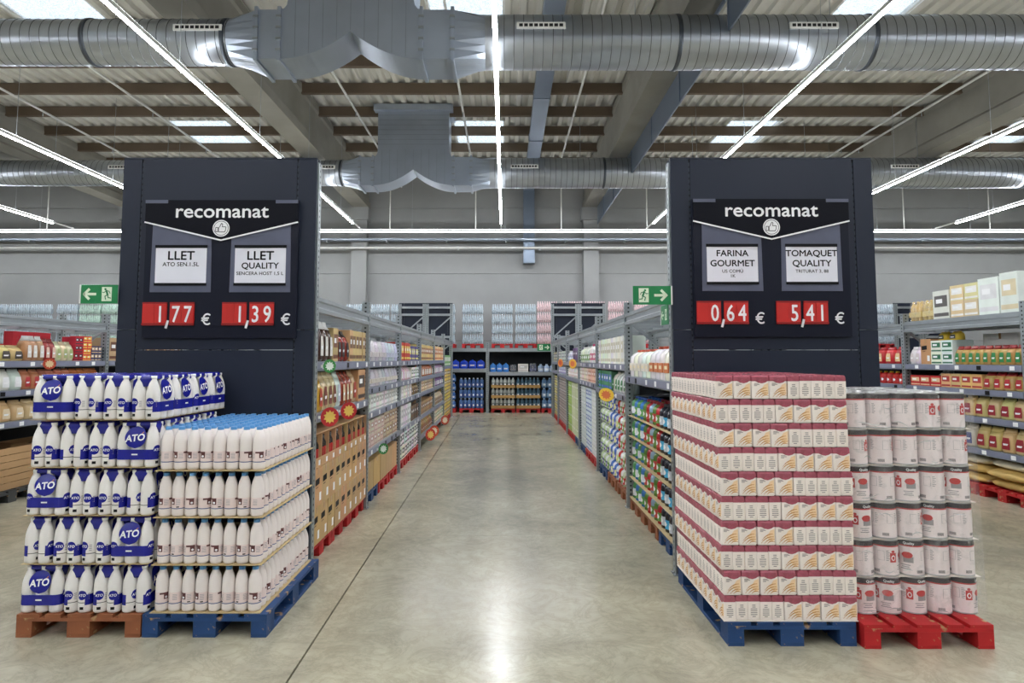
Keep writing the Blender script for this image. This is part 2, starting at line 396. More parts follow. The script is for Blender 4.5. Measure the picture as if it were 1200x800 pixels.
def tee(xc, y0, y1, zb, label):
    o = thing('duct_tee', label, 'duct', (xc, (y0 + y1) / 2, zb))
    d = (y1 - y0) / 2; H = 0.75; W = 1.05; RW = 0.93
    lo = [(-W + 2*W*t/24, 0.42 * (1 - abs(1 - t/12)) ** 2.0) for t in range(25)]
    up = [(W, H)] + [(W - (W-RW)*math.sin(a), H + 0.16*(1-math.cos(a))) for a in (0.5, 1.0, 1.57)] + [(RW, 8.43 - zb), (-RW, 8.43 - zb)] + \
         [(-W + (W-RW)*math.sin(a), H + 0.16*(1-math.cos(a))) for a in (1.57, 1.0, 0.5)] + [(-W, H)]
    MB().prism(lo + up, -d, d).obj('breeches_piece', M_galv_flat, o)
    near = zb < 6.25
    for k in range(-4, 5):
        x = k * 0.205; zz = 0.42 * (1 - abs(x) / W) ** 2.0
        MB().box(x - 0.004, x + 0.004, -d - 0.004, -d, zz + 0.02, 8.06 - zb if near else H + 0.2).obj('panel_seam', M_seam, o)
    for k in range(0 if near else 1, 0 if near else 8):
        MB().box(-RW, RW, -d - 0.006, -d - 0.001, H + 0.2 + k*0.13, H + 0.21 + k*0.13).obj('panel_seam', M_seam, o)
    for s in (-1, 1):
        w = 0.34 if s < 0 else 0.46
        MB().box(min(s*W, s*(W+w)), max(s*W, s*(W+w)), -d, d, 0, H).obj('box_section', M_galv_flat, o)
        for e in (W, W + w):
            MB().box(s*e - 0.025, s*e + 0.025, -d - 0.035, d + 0.035, -0.035, H + 0.035).obj('flange', M_galv_flat, o)
            for b in range(4): MB().boxc(s*e, -d - 0.045, 0.12 + b*0.17, 0.075, 0.03, 0.03).obj('clamp', M_steel, o)
        r = 0.34 if s < 0 else 0.40; n = 24; A = []; B = []
        for k in range(n):
            a = 2*math.pi*k/n + math.pi/4; ca, sa = math.cos(a), math.sin(a); q = max(abs(ca), abs(sa))
            A.append((s*(W+w), d*ca/q, H/2 + H/2*sa/q)); B.append((s*(W+w+0.48), r*ca, 0.42 + r*sa))
        MB().loft([A, B], smooth=False, cap=False).obj('transition', M_galv_flat, o)
    MB().box(-RW - 0.1, RW + 0.1, -d - 0.12, d + 0.12, 8.27 - zb, 8.43 - zb).obj('roof_curb', M_galv_flat, o)
    return xc - W - 0.34 - 0.48, xc + W + 0.46 + 0.48
for cy, zb, xc, nm, gl, gr in ((9.88, 6.2, -2.29, 'near', (-4.56,), (0.53, 4.55, 12.0)), (17.4, 6.3, -2.4, 'far', (-10.0, -4.8), (0.5, 10.4))):
    a, b = tee(xc, cy - 0.37, cy + 0.37, zb, 'boxy galvanised duct branch curving up to the roof on the %s duct' % nm)
    round_duct(-XW + 0.02, a - 0.001, cy, zb + 0.42, 0.68, 'left run of the %s galvanised spiral duct' % nm, gl, [a - 0.06, -6.3, -9.9, -14.5])
    round_duct(b + 0.001, XW - 0.02, cy, zb + 0.42, 0.80, 'right run of the %s galvanised spiral duct' % nm, gr, [2.6, 5.5, 9.1, 13.7])
# ---------------------------------------------------------------- linear lamps
def lamp(p0, p1, tail, label):
    (xa, ya), (xb, yb) = p0, p1; z = 5.98; o = thing('linear_lamp', label, 'lamp', (xa, ya, z)); dx = xb - xa; dy = yb - ya
    hx, hy = (0.03, 0) if dy > dx else (0, 0.03)
    MB().box(-hx, dx + hx, -hy, dy + hy, 0.012, 0.075).obj('housing', M_white, o)
    MB().box(-hx*0.85, dx + hx*0.85, -hy*0.85, dy + hy*0.85, 0, 0.0115).obj('diffuser', M_led, o)
    MB().box(-hx*0.85, dx + hx*0.85, -hy*0.85, dy + hy*0.85, 0.0755, 0.08).obj('added_uplight', M_fill_up, o)  # added glowing strip on the housing top, made up to lift the roof
    n = int(max(dx, dy) / 3.2)
    for k in range(n + 1):
        x, y = dx * (k + 0.5) / (n + 1), dy * (k + 0.5) / (n + 1)
        MB().tube((x, y, 0.081), (x, y, 2.1), 0.004, 4).obj('hanger_wire', M_steel, o)
    if tail: MB().box(-0.02, 0.02, dy, dy + tail, 0.03, 0.07).obj('support_rail', M_white, o)
nm = ['leftmost', 'second from left', 'third from left', 'central', 'third from right', 'second from right', 'rightmost']
for i, x in enumerate((-14.05, -9.4, -4.72, -0.13, 4.6, 9.35, 14.0)):
    lamp((x, -8.0), (x, 20.4), 1.0, '%s of the long white LED strip lamps running down the hall' % nm[i])
lamp((-20, 21.75), (20, 21.75), 0, 'white LED strip lamp running across the hall before the back wall')
# ---------------------------------------------------------------- pipes
for i, x in enumerate([-11.68, -8.9, -3.77, -1.065, 1.76, 10.0, 10.52]):
    t = thing('sprinkler_pipe', 'thin white pipe under the roof, %s from the left' % ORD[i+1], 'pipe', (x, 0, 8.03))
    MB().tube((0, YF, 0), (0, YB - 0.1, 0), 0.028, 8).obj('pipe_run', M_white, t)
    for y in range(-5, 23, 3):
        MB().tube((0, y + 0.4, 0), (0, y + 0.4, -0.13), 0.012, 6).obj('sprinkler_head', M_steel, t)
for z, y, r, lb in ((6.12, 22.25, 0.035, 'upper white pipe running across before the back wall'), (5.72, 23.35, 0.04, 'lower white pipe fixed along the back wall')):
    t = thing('wall_pipe', lb, 'pipe', (0, y, z))
    MB().tube((-XW, 0, 0), (XW, 0, 0), r, 8).obj('pipe_run', M_white, t)
    for k in range(-6, 7):
        if z > 6: MB().tube((k*2.9 + 1.9, 0, 0), (k*2.9 + 1.9, 0, 8.4 - z), 0.02, 6).obj('hanger_rod', M_white, t)
        else: MB().box(k*2.9 + 1.2, k*2.9 + 1.26, 0, 0.2, -0.05, 0.05).obj('pipe_clip', M_steel, t)
t = thing('wall_tray', 'grey metal cable tray fixed along the back wall', 'cable tray', (0, 23.3, 5.95))
MB().box(-XW, XW, -0.1, 0.1, 0, 0.015).box(-XW, XW, -0.1, -0.09, 0, 0.09).box(-XW, XW, 0.09, 0.1, 0, 0.09).obj('tray', M_galv_flat, t)
for k in range(-9, 10): MB().box(k*2.1, k*2.1 + 0.04, -0.1, 0.22, -0.05, 0).obj('bracket', M_steel, t)
# ================================================================ end towers of the racks
upr_cache = {}
def upright_mesh(h):
    if h not in upr_cache:
        pf = [(-0.045, -0.04), (0.045, -0.04), (0.045, 0.04), (0.028, 0.04), (0.028, -0.03), (-0.028, -0.03), (-0.028, 0.04), (-0.045, 0.04)]
        mb = MB().prism(pf, 0, h).map(lambda p: (p[0], p[2], p[1]))
        mb.box(-0.06, 0.06, -0.06, 0.06, 0, 0.008)
        upr_cache[h] = mb.mesh('upright', M_perf)
    return upr_cache[h]
def tower(x0, x1, y, face, label, z1=3.5):
    """face -1: panels look towards the camera; +1: panels on the far side"""
    t = thing('end_tower', label, 'display tower', ((x0+x1)/2, y, 0)); cx = (x0+x1)/2; W = (x1-x0)/2
    f0, f1 = (-0.07, -0.045) if face < 0 else (0.045, 0.07)
    sw = 0.155
    for a, b, nm in ((-W, -W+sw, 'side_panel'), (W-sw, W, 'side_panel'), (-W+sw+0.014, W-sw-0.014, 'centre_panel')):
        cut = [0.02, 1.0, 2.03, z1] if nm == 'side_panel' else [0.02, 0.95, 1.86, z1]
        for c, d in zip(cut[:-1], cut[1:]):
            MB().box(a, b, f0, f1, c + 0.003, d - 0.003).obj(nm, M_navy, t)
    for s in (-1, 1):
        MB().box(-0.007, 0.007, -0.004, 0.004, 0, z1 - 0.04).obj('slot_rail', M_navy_perf, t, (s*(W-sw-0.007), (f0+f1)/2, 0.02))
    MB().box(-W, W, f0, f1 + 0.1 if face < 0 else f1, z1, z1 + 0.012).obj('top_cap', M_navy, t)
    fx = [-W + 0.05, -0.045, 0.045, W - 0.01]
    for k, x in enumerate((-W + 0.035, -0.05, 0.05, W - 0.035)):
        link('upright', upright_mesh(round(z1 - 0.02, 2)), t, (x, 0.005, 0))
    for a, b in ((-W + 0.08, -0.095), (0.095, W - 0.08)):
        for z in (0.4, 1.2, 2.45, 3.15, 3.38):
            if z < z1: MB().box(a, b, -0.02, 0.02, z, z + 0.07).obj('cross_bar', M_steel, t)
        for z in (0.5, 1.3, 2.5):
            MB().bar((a, 0, z), (b, 0, z + 0.6), 0.04, 0.025).obj('brace', M_steel, t)
tower(-3.28, -1.62, 5.69, -1, 'tall navy end tower behind the stacked milk on the left')
tower(1.42, 3.15, 5.69, -1, 'tall navy end tower behind the stacked flour on the right')
tower(-3.36, -1.66, 20.98, 1, 'far end tower frame of the left rack, seen from behind', 3.55)
tower(1.46, 3.16, 20.98, 1, 'far end tower frame of the right rack, seen from behind', 3.55)
tower(12.3, 14.0, 20.98, 1, 'far end tower frame at the right beyond the pasta rack', 3.55)
# ---------------------------------------------------------------- price boards
M_ink = mat('black_print', (12, 13, 18), 0.5, spec=0.2)
M_gloss = mat('board_black', (8, 9, 20), 0.4, var=0.03, spec=0.15)
M_board = mat('board_navy', (20, 23, 38), 0.35, var=0.03, spec=0.25)
M_lav = mat('grey_lavender', (88, 92, 112), 0.5)
M_paper = mat('white_paper', (232, 232, 240), 0.6, var=0.02)
M_red = mat('price_red', (200, 40, 34), 0.4, var=0.05)
M_redd = mat('price_red_edge', (150, 20, 20), 0.4)
M_wt = mat('white_print', (246, 246, 246), 0.5, var=0.01)
def stroke(mb, pts, w, y, m):
    for (ax, az), (bx, bz) in zip(pts[:-1], pts[1:]):
        d = math.hypot(bx-ax, bz-az) or 1; nx, nz = -(bz-az)/d*w/2, (bx-ax)/d*w/2
        ex, ez = (bx-ax)/d*w*0.3, (bz-az)/d*w*0.3
        mb.poly([(ax-nx-ex, y, az-nz-ez), (bx-nx+ex, y, bz-nz+ez), (bx+nx+ex, y, bz+nz+ez), (ax+nx-ex, y, az+nz-ez)], m)
def disc(mb, cx, cz, r, y, m, n=24, sx=1):
    mb.poly([(cx + sx*r*math.cos(2*math.pi*k/n), y, cz + r*math.sin(2*math.pi*k/n)) for k in range(n)], m)
def board(cx, cz, W, cards, prices, label):
    t = thing('price_board', label, 'sign', (cx, 5.60, cz)); h = 0.585; w = W / 2
    MB().box(-w, w, -0.012, 0.012, -h, h).obj('board_panel', M_board, t)
    MB().prism([(-w, h - 0.19), (0, h - 0.345), (w, h - 0.19), (w, h), (-w, h)], -0.03, -0.0125).obj('header_panel', M_gloss, t)
    mb = MB(); stroke(mb, [(-w, h - 0.19), (0, h - 0.345), (w, h - 0.19)], 0.013, -0.0312, 0); mb.obj('chevron_line', M_wt, t)
    for s in (-1, 1): MB().box(min(s*w, s*(w-0.19)), max(s*w, s*(w-0.19)), -0.034, -0.0305, h - 0.028, h).obj('header_clip', M_lav, t)
    add_text(MB(), 'recomanat', 0.163, 0, h - 0.150, -0.0315, 0, 0.016, 1.13).obj('lettering', M_wt, t)
    ic = MB(); disc(ic, 0, h - 0.243, 0.072, -0.0325, 0)
    z0 = h - 0.243; th = [(-0.02, -0.032), (0.03, -0.032), (0.038, -0.018), (0.041, 0.006), (0.038, 0.012), (0.010, 0.012), (0.013, 0.034), (0.004, 0.042), (-0.004, 0.030), (-0.010, 0.014), (-0.02, 0.004), (-0.02, -0.032)]
    stroke(ic, [(a, z0 + b) for a, b in th], 0.005, -0.0333, 1); stroke(ic, [(-0.045, z0 - 0.03), (-0.045, z0 + 0.006), (-0.027, z0 + 0.006), (-0.027, z0 - 0.03), (-0.045, z0 - 0.03)], 0.005, -0.0333, 1)
    stroke(ic, [(0.0605*math.cos(a*math.pi/12), z0 + 0.0605*math.sin(a*math.pi/12)) for a in range(25)], 0.004, -0.0333, 1)
    ic.obj('thumb_icon', [M_wt, M_ink], t)
    for i, s in enumerate((-1, 1)):
        c = s * 0.335
        MB().prism([(c - 0.257, -0.20), (c + 0.257, -0.20), (c + 0.25, 0.39 - (0.0 if s > 0 else 0.11)), (c - 0.25, 0.39 - (0.11 if s > 0 else 0.0))], -0.018, -0.0122).obj('grey_backing', M_lav, t)
        MB().box(c - 0.22, c + 0.22, -0.026, -0.0182, -0.145, -0.123).box(c - 0.22, c + 0.22, -0.026, -0.0182, 0.175, 0.2).obj('card_holder', M_ink, t)
        cd_ = MB().box(c - 0.215, c + 0.215, -0.022, -0.0184, -0.123, 0.175).obj('card', M_paper, t)
        mb = MB()
        for body, size, z in cards[i]: add_text(mb, body, size, c, z, -0.0228, 0, 0.020 if size > 0.06 else 0.014, 1.06)
        mb.obj('card_print', M_ink, cd_)
        digits = prices[i]; px0 = c - 0.31
        for g in range(2):
            x = px0 + g * 0.23
            MB().box(x, x + 0.205, -0.02, -0.0125, -0.48, -0.285, 0).box(x, x + 0.205, -0.03, -0.0125, -0.478, -0.462, 1).box(x, x + 0.205, -0.024, -0.0125, -0.3, -0.285, 1).obj('price_holder', [M_red, M_redd], t)
            for q in range(2):
                fl = MB().box(x + 0.004 + q*0.1, x + 0.1 + q*0.1, -0.025, -0.0202, -0.46, -0.302).obj('price_flap', M_red, t)
                ch = digits[g*2 + q]
                if ch != ' ': add_text(MB(), ch, 0.195, x + 0.052 + q*0.1, -0.452, -0.0256, 0, 0.012, 0.72).obj('digit', M_wt, fl)
        mb = MB(); stroke(mb, [(px0 + 0.222, -0.445), (px0 + 0.208, -0.50)], 0.02, -0.032, 0); mb.obj('decimal_comma', M_wt, t)
        add_text(MB(), '\u20ac', 0.13, px0 + 0.535, -0.475, -0.0135, 0, 0.012).obj('euro_mark', M_wt, t)
board((-2.405), 2.545, 1.295, [[('LLET', 0.105, 0.075), ('ATO SEN.1.5L', 0.048, 0.02)], [('LLET', 0.105, 0.075), ('QUALITY', 0.072, 0.0), ('SENCERA HOST 1,5 L', 0.04, -0.055)]],
      [' 177', ' 139'], 'dark price board reading recomanat over the milk, prices 1,77 and 1,39')
board(2.255, 2.555, 1.32, [[('FARINA', 0.075, 0.095), ('GOURMET', 0.075, 0.01), ('US COM\u00da', 0.038, -0.045), ('1K', 0.036, -0.085)], [('TOMAQUET', 0.075, 0.095), ('QUALITY', 0.075, 0.01), ('TRITURAT 3, 88', 0.038, -0.045)]],
      [' 064', ' 541'], 'dark price board reading recomanat over the flour, prices 0,64 and 5,41')
# ---------------------------------------------------------------- exit signs
M_green = mat('exit_green', (24, 128, 72), 0.4, var=0.02)
M_pale = mat('exit_pale', (226, 240, 214), 0.5, var=0.01)
def exit_sign(loc, rz, arrow, label, W=0.32, H=0.158):
    t = thing('exit_sign', label, 'sign', loc, rz)
    MB().box(-W/2, W/2, -0.004, 0.004, -H/2, H/2).obj('plate', M_green, t)
    s = 1 if arrow == 'right' else -1; k = W / 0.32; mx = -s * 0.07 * k
    mb = MB(); mb.poly([(mx - 0.042*k, -0.0048, -0.06*k), (mx + 0.042*k, -0.0048, -0.06*k), (mx + 0.042*k, -0.0048, 0.06*k), (mx - 0.042*k, -0.0048, 0.06*k)], 0); mb.obj('door_mark', M_pale, t)
    f = lambda pts: [(mx + s*a*k, b*k) for a, b in pts]
    mb = MB(); disc(mb, mx + s*0.012*k, 0.042*k, 0.009*k, -0.0054, 0, 12)
    stroke(mb, f([(0.004, 0.03), (-0.008, -0.006)]), 0.016*k, -0.0054, 0); stroke(mb, f([(-0.008, -0.006), (0.014, -0.018), (0.008, -0.045)]), 0.008*k, -0.0054, 0)
    stroke(mb, f([(-0.008, -0.006), (-0.014, -0.03), (-0.036, -0.034)]), 0.008*k, -0.0054, 0); stroke(mb, f([(0.004, 0.028), (0.024, 0.012), (0.036, 0.016)]), 0.006*k, -0.0054, 0)
    stroke(mb, f([(0.002, 0.028), (-0.02, 0.024), (-0.028, 0.006)]), 0.006*k, -0.0054, 0); mb.obj('running_figure', M_green, t)
    ax = s * 0.075 * k; mb = MB(); stroke(mb, [(ax - s*0.05*k, 0), (ax + s*0.035*k, 0)], 0.022*k, -0.005, 0)
    stroke(mb, [(ax + s*0.005*k, 0.04*k), (ax + s*0.045*k, 0), (ax + s*0.005*k, -0.04*k)], 0.022*k, -0.0052, 0); mb.obj('arrow_mark', M_pale, t)
    MB().box(W/2 if s > 0 else -W/2 - 0.0, W/2 + 0.012 if s > 0 else -W/2 + 0.012, -0.008, 0.012, -H/2, H/2).obj('bracket', M_white, t)
exit_sign((-3.435, 5.6, 2.33), 0, 'left', 'green exit sign with left arrow beside the milk tower')
exit_sign((1.24, 5.6, 2.32), 0, 'right', 'green exit sign with right arrow beside the flour tower')
exit_sign((1.408, 5.86, 2.17), -R(90), 'left', 'small green exit sign flat on the side of the flour tower', 0.26, 0.17)
exit_sign((1.22, 21.0, 2.16), 0, 'right', 'small distant green exit sign at the far end of the aisle', 0.42, 0.22)
# ================================================================ pallets
def pallet_parts(L, W=0.8):
    P = []; e = W/2 - 0.05
    for i, x in enumerate((-W/2 + 0.0725, -W/4 + 0.033, 0, W/4 - 0.033, W/2 - 0.0725)):
        w = 0.145 if i % 2 == 0 else 0.10
        P.append(('deck_board', (x, 0, 0.122), (w, L, 0.022)))
    for y in (-L/2 + 0.0725, 0, L/2 - 0.0725):
        P.append(('cross_board', (0, y, 0.100), (W, 0.145, 0.022)))
        for x in (-e, 0, e):
            P.append(('block', (x, y, 0.022), (0.10 if x else 0.145, 0.145, 0.078)))
    for x in (-e, 0, e): P.append(('bottom_board', (x, 0, 0), (0.10 if x else 0.145, L, 0.022)))
    return P
_pm = {}
def pboard(sz):
    if sz not in _pm: _pm[sz] = MB().box(-sz[0]/2, sz[0]/2, -sz[1]/2, sz[1]/2, 0, sz[2] - 0.0008).mesh('board', M_paint)
    return _pm[sz]
BLUE, RED, BROWN = L3((26, 64, 112)), L3((180, 26, 30)), L3((142, 84, 52))
def pallet(loc, rz, color, label, L=1.2, parts=True, group=None, W=0.8):
    if parts:
        tpl = [(n, pboard(s), p) for n, p, s in pallet_parts(L, W)]
    else:
        k = ('j', L, W)
        if k not in _pm:
            mb = MB()
            for n, p, s in pallet_parts(L, W): mb.boxc(p[0], p[1], p[2] + s[2]/2, s[0], s[1], s[2])
            _pm[k] = mb.mesh('pallet', M_paint)
        tpl = _pm[k]
    return spawn('pallet', tpl, loc, rz, label, 'pallet', group, color)
pallet((-2.745, 5.02, 0), 0, BROWN, 'bare brown wooden pallet under the milk packs with blue logos')
pallet((-1.935, 5.02, 0), 0, BLUE, 'worn blue pallet under the loose white milk bottles')
pallet((1.79, 4.89, 0), 0, BLUE, 'blue pallet under the stacked flour bags')
pallet((2.62, 4.85, 0), 0, RED, 'red pallet under the large tomato cans')
# ================================================================ milk packs (left)
M_milk = mat('milk_bottle_white', (236, 232, 228), 0.32, var=0.02, spec=0.5)
M_milkp = mat('milk_bottle_pinkish', (240, 231, 226), 0.32, var=0.03, spec=0.5)
M_ablue = mat('film_blue', (26, 30, 140), 0.25, var=0.06, scale=20)
M_cap = mat('bottle_cap_blue', (92, 154, 212), 0.35)
M_lpink = mat('label_pale_pink', (236, 218, 213), 0.4, var=0.02)
M_lbrown = mat('label_brown', (96, 52, 52), 0.4)
M_lgrey = mat('label_grey_text', (168, 160, 165), 0.5)
M_lblue = mat('label_blue_line', (70, 84, 140), 0.4)
PR = [(0.036, 0), (0.0435, 0.008), (0.0445, 0.02), (0.0445, 0.158), (0.0425, 0.185), (0.0365, 0.213), (0.027, 0.24), (0.0185, 0.26), (0.0175, 0.270)]
def ato_bottle(label_at):
    mb = MB().lathe(PR, 16, 0); mb.lathe([(0.019, 0.268), (0.019, 0.288)], 12, 3)
    mb.lathe([(0.0452, 0.064), (0.0452, 0.068)], 16, 2, capb=False, capt=False)
    if label_at is not None:
        mb.cyloval(0, 0.113, 0.030, 0.030, 0.0454, label_at, 1, 8)
        vs, fs = text_pts('ATO', 0.0225, 0.02, 1.0)
        mb.add([cylp(a, b + 0.105, 0.0459, label_at) for a, b in vs], fs, 4)
        for q in range(4): mb.cylrect(0.034, 0.05, 0.085 + q*0.011, 0.09 + q*0.011, 0.0453, label_at, 5, 2)
        mb.cylrect(-0.012, 0.012, 0.022, 0.04, 0.0449, label_at, 2, 2)
    return mb.mesh('bottle', [M_milk, M_ablue, M_ink, M_wt, M_wt, M_lgrey])
abot = {k: ato_bottle(k) for k in (None,)}
def bprof(z):
    for (r0, z0), (r1, z1) in zip(PR[:-1], PR[1:]):
        if z0 <= z <= z1: return r0 + (r1-r0) * (z-z0) / (z1-z0)
    return 0.018
def side_film(s):
    mb = MB(); hx = 0.1355
    P = []          # outline of the wrap along one long side, running round both corners
    for k in range(5): a = math.pi/2 * k/4; P.append((-hx + 0.045 - 0.0455*math.sin(math.pi/2 - a), -0.0445 - 0.0455*math.sin(a)))
    P = P[1:] + [(x/12.0*0.09, -0.0902 + 0.003*abs(math.sin(x/12.0*0.09/0.0905*math.pi))) for x in range(-11, 12)] + [(-x, y) for x, y in reversed(P)]
    zs = (0.050, 0.116)
    mb.add([(x, y - 0.0012, z) for z in zs for x, y in P], [(i, i+1, len(P)+i+1, len(P)+i) for i in range(len(P)-1)], 0, True)
    F = lambda x, z: (x, -(0.0446 + bprof(z) + 0.002), z)
    n = 28; ring = [(0.064*math.cos(2*math.pi*k/n)*(1.0), 0.188 + 0.062*math.sin(2*math.pi*k/n) + (0.012 if math.sin(2*math.pi*k/n) > 0.9 else 0)) for k in range(n)]
    for k in range(n//2):      # horizontal slices so the disc follows the bottle shoulder
        z0 = 0.124 + 0.142*k/(n//2); z1 = 0.124 + 0.142*(k+1)/(n//2)
        w0 = 0.07*math.sqrt(max(0.0001, 1-((z0-0.195)/0.071)**2)); w1 = 0.07*math.sqrt(max(0.0001, 1-((z1-0.195)/0.071)**2))
        mb.add([F(-w0, z0), F(w0, z0), F(w1, z1), F(-w1, z1)], [(0, 1, 2, 3)], 0)
    vs, fs = text_pts('ATO', 0.060, 0.03, 1.0)
    mb.add([(a + 0.0, F(0, b + 0.172 + 0.1*a)[1] - 0.0018, b + 0.172 + 0.1*a) for a, b in vs], fs, 1)
    mb.add([(a, -0.0925, b) for a, b in ((-0.02, 0.08), (0.02, 0.08), (0.02, 0.089), (-0.02, 0.089))], [(0, 1, 2, 3)], 1)
    st = [F(0.03, 0.205), F(0.052, 0.228), F(0.048, 0.232), F(0.026, 0.209)]
    mb.add([(p[0], p[1] - 0.0015, p[2]) for p in st], [(0, 1, 2, 3)], 2)
    if s > 0: mb.map(lambda p: (-p[0], -p[1], p[2]))
    return mb.mesh('printed_film', [M_ablue, M_wt, C((190, 120, 60))])
mb = MB()
def rr(hx, hy, z, dip):
    out = []
    for k in range(20):
        a = 2*math.pi*k/20; c, s_ = math.cos(a), math.sin(a); q = max(abs(c), abs(s_))
        out.append((hx*c/q*0.97, hy*s_/q*0.97, z - (dip if abs(c) > 0.9 else 0)))
    return out
mb.loft([rr(0.112, 0.058, 0.266, 0.05), rr(0.112, 0.062, 0.275, 0.012), rr(0.105, 0.058, 0.296, 0.0)], 0)
top_film = mb.mesh('top_film', M_ablue)
films = [('printed_film', side_film(-1)), ('printed_film', side_film(1)), ('top_film', top_film)]
def pack_tpl(seed):
    rn = random.Random(seed); T = []
    for ix in (-1, 0, 1):
        for iy in (-1, 1):
            if ix == 0: me = abot[None]
            else:
                a = round((math.pi/2 if ix > 0 else -math.pi/2) + rn.choice((-0.35, 0.0, 0.25, 1.3)), 2)
                if a not in abot: abot[a] = ato_bottle(a)
                me = abot[a]
            T.append(('bottle', me, (ix*0.0912, iy*0.0446, 0)))
    return T + films
packs = [pack_tpl(s) for s in range(6)]
def milk_pack(x, y, z, rz, label, group):
    spawn('milk_pack', random.choice(packs), (x, y, z), rz, label, 'milk pack', group)
AX0, AY0, SH, LG = -3.155, 4.43, 0.1885, 0.2795
for lay in range(5):
    z = 0.1445 + lay * 0.3095; ln = ORD[lay+1] + ' layer from the floor'; off = random.uniform(-0.008, 0.008) + lay*0.004
    x = AX0 + off
    order = ['L', 'S', 'S', 'S'] if lay % 2 == 0 else ['S', 'S', 'S', 'L']
    for i, k in enumerate(order):
        nmx = ['leftmost', 'second from left', 'third from left', 'rightmost'][i]
        if k == 'L':
            milk_pack(x + LG/2, AY0 + SH/2, z, 0, 'milk pack with large blue logo facing front, %s in %s' % (nmx, ln), 'milk packs with blue logos'); x += LG
        else:
            milk_pack(x + SH/2, AY0 + LG/2, z, R(90), 'milk pack showing two bottles in front, %s in %s' % (nmx, ln), 'milk packs with blue logos'); x += SH
    xr = x - SH/2; yr = AY0 + (LG if lay % 2 == 0 else SH)
    for k in range(3):
        milk_pack(xr, yr + LG/2 + k*LG + 0.002, z, R(90), 'milk pack on right side, %s behind front row, %s' % (ORD[k+1], ln), 'milk packs with blue logos')
    if lay == 4:
        for c in range(3):
            xc = AX0 + off + (0.14 if c == 0 else 0.279 + SH*(c-0.5)); y0 = AY0 + (SH if c == 0 else LG)
            for k in range(3):
                milk_pack(xc, y0 + 0.004 + (SH*(k+0.5) if c == 0 else LG*(k+0.5)), z, 0 if c == 0 else R(90), 'milk pack on top of the stack, %s row behind the front, %s column' % (ORD[k+1], ORD[c+1]), 'milk packs with blue logos')
    if lay: tag(MB().box(AX0 + off + 0.004, AX0 + off + 0.83, AY0 + 0.004, AY0 + 1.12, -0.0022, 0).obj('layer_sheet', M_sheet, None, (0, 0, z - 0.0002)),
        'thin card sheet under the %s of milk packs' % ln.replace(' from the floor', ''), 'card sheet', 'card sheets between milk packs')
# ================================================================ loose milk bottles
PQ = [(0.034, 0), (0.0408, 0.008), (0.0418, 0.02), (0.0418, 0.168), (0.0400, 0.195), (0.0345, 0.222), (0.0245, 0.248), (0.0185, 0.263)]
mb = MB().lathe(PQ, 16, 0, mats=[0, 0, 0, 0, 0, 0, 0]); qbody = mb.mesh('bottle_body', [M_milkp])
qcap = MB().lathe([(0.0195, 0.258), (0.0205, 0.262), (0.0205, 0.279), (0.018, 0.282)], 14).mesh('cap', M_cap)
mb = MB().lathe([(0.0423, 0.050), (0.0423, 0.0555)], 16, 2, capb=False, capt=False).lathe([(0.0421, 0.0565), (0.0421, 0.122)], 16, 0, capb=False, capt=False)
for a in (0.0, 2.2):
    mb.cylrect(-0.028, 0.028, 0.108, 0.119, 0.0425, a, 1, 5).cylrect(-0.002, 0.028, 0.078, 0.108, 0.0425, a, 1, 4).cyloval(0.013, 0.09, 0.009, 0.007, 0.0427, a, 3, 4)
for a in (1.2, 3.4, 4.6):
    for q in range(5): mb.cylrect(-0.016, 0.012, 0.075 + q*0.008, 0.078 + q*0.008, 0.0424, a, 4, 3)
mb.cylrect(-0.012, 0.006, 0.060, 0.067, 0.0424, 3.4, 5, 2)
qlabel = mb.mesh('label', [M_lpink, M_lbrown, M_lblue, M_wt, M_lgrey, M_ink])
QT = [('body', qbody), ('cap', qcap), ('label', qlabel)]
QX0, QY0, QP = -2.288, 4.445, 0.0866
for lay in range(4):
    z = 0.1485 + lay * 0.3015; off = random.uniform(-0.004, 0.004)
    tag(MB().box(QX0 - 0.012, QX0 + 8*QP + 0.012, QY0 - 0.012, QY0 + 13*QP + 0.012, -0.0045, 0).obj('layer_sheet', M_sheet, None, (0, 0, z)),
        'thin card sheet under the %s layer of loose milk bottles' % ORD[lay+1], 'card sheet', 'card sheets between milk bottles')
    for j in range(13):
        for i in range(8):
            if not (lay == 3 or j == 0 or i == 7): continue
            if j == 0: lb = 'white milk bottle, %s from left in front row, %s layer from the floor' % (ORD[i+1], ORD[lay+1])
            elif i == 7: lb = 'white milk bottle on the aisle side, %s behind the corner, %s layer from floor' % (ORD[j], ORD[lay+1])
            else: lb = 'white blue-capped milk bottle on top layer, row %s behind the front, %s from left' % (ORD[j], ORD[i+1])
            rot = random.choice((0.0, 0.7, -0.6, 1.6, 2.6, 3.4, 4.3, 2.0)) + random.uniform(-0.2, 0.2)
            spawn('milk_bottle', QT, (QX0 + (i+0.5)*QP + off + random.uniform(-0.0004, 0.0004), QY0 + (j+0.5)*QP, z + 0.0005), rot, lb, 'milk bottle', 'loose white milk bottles')
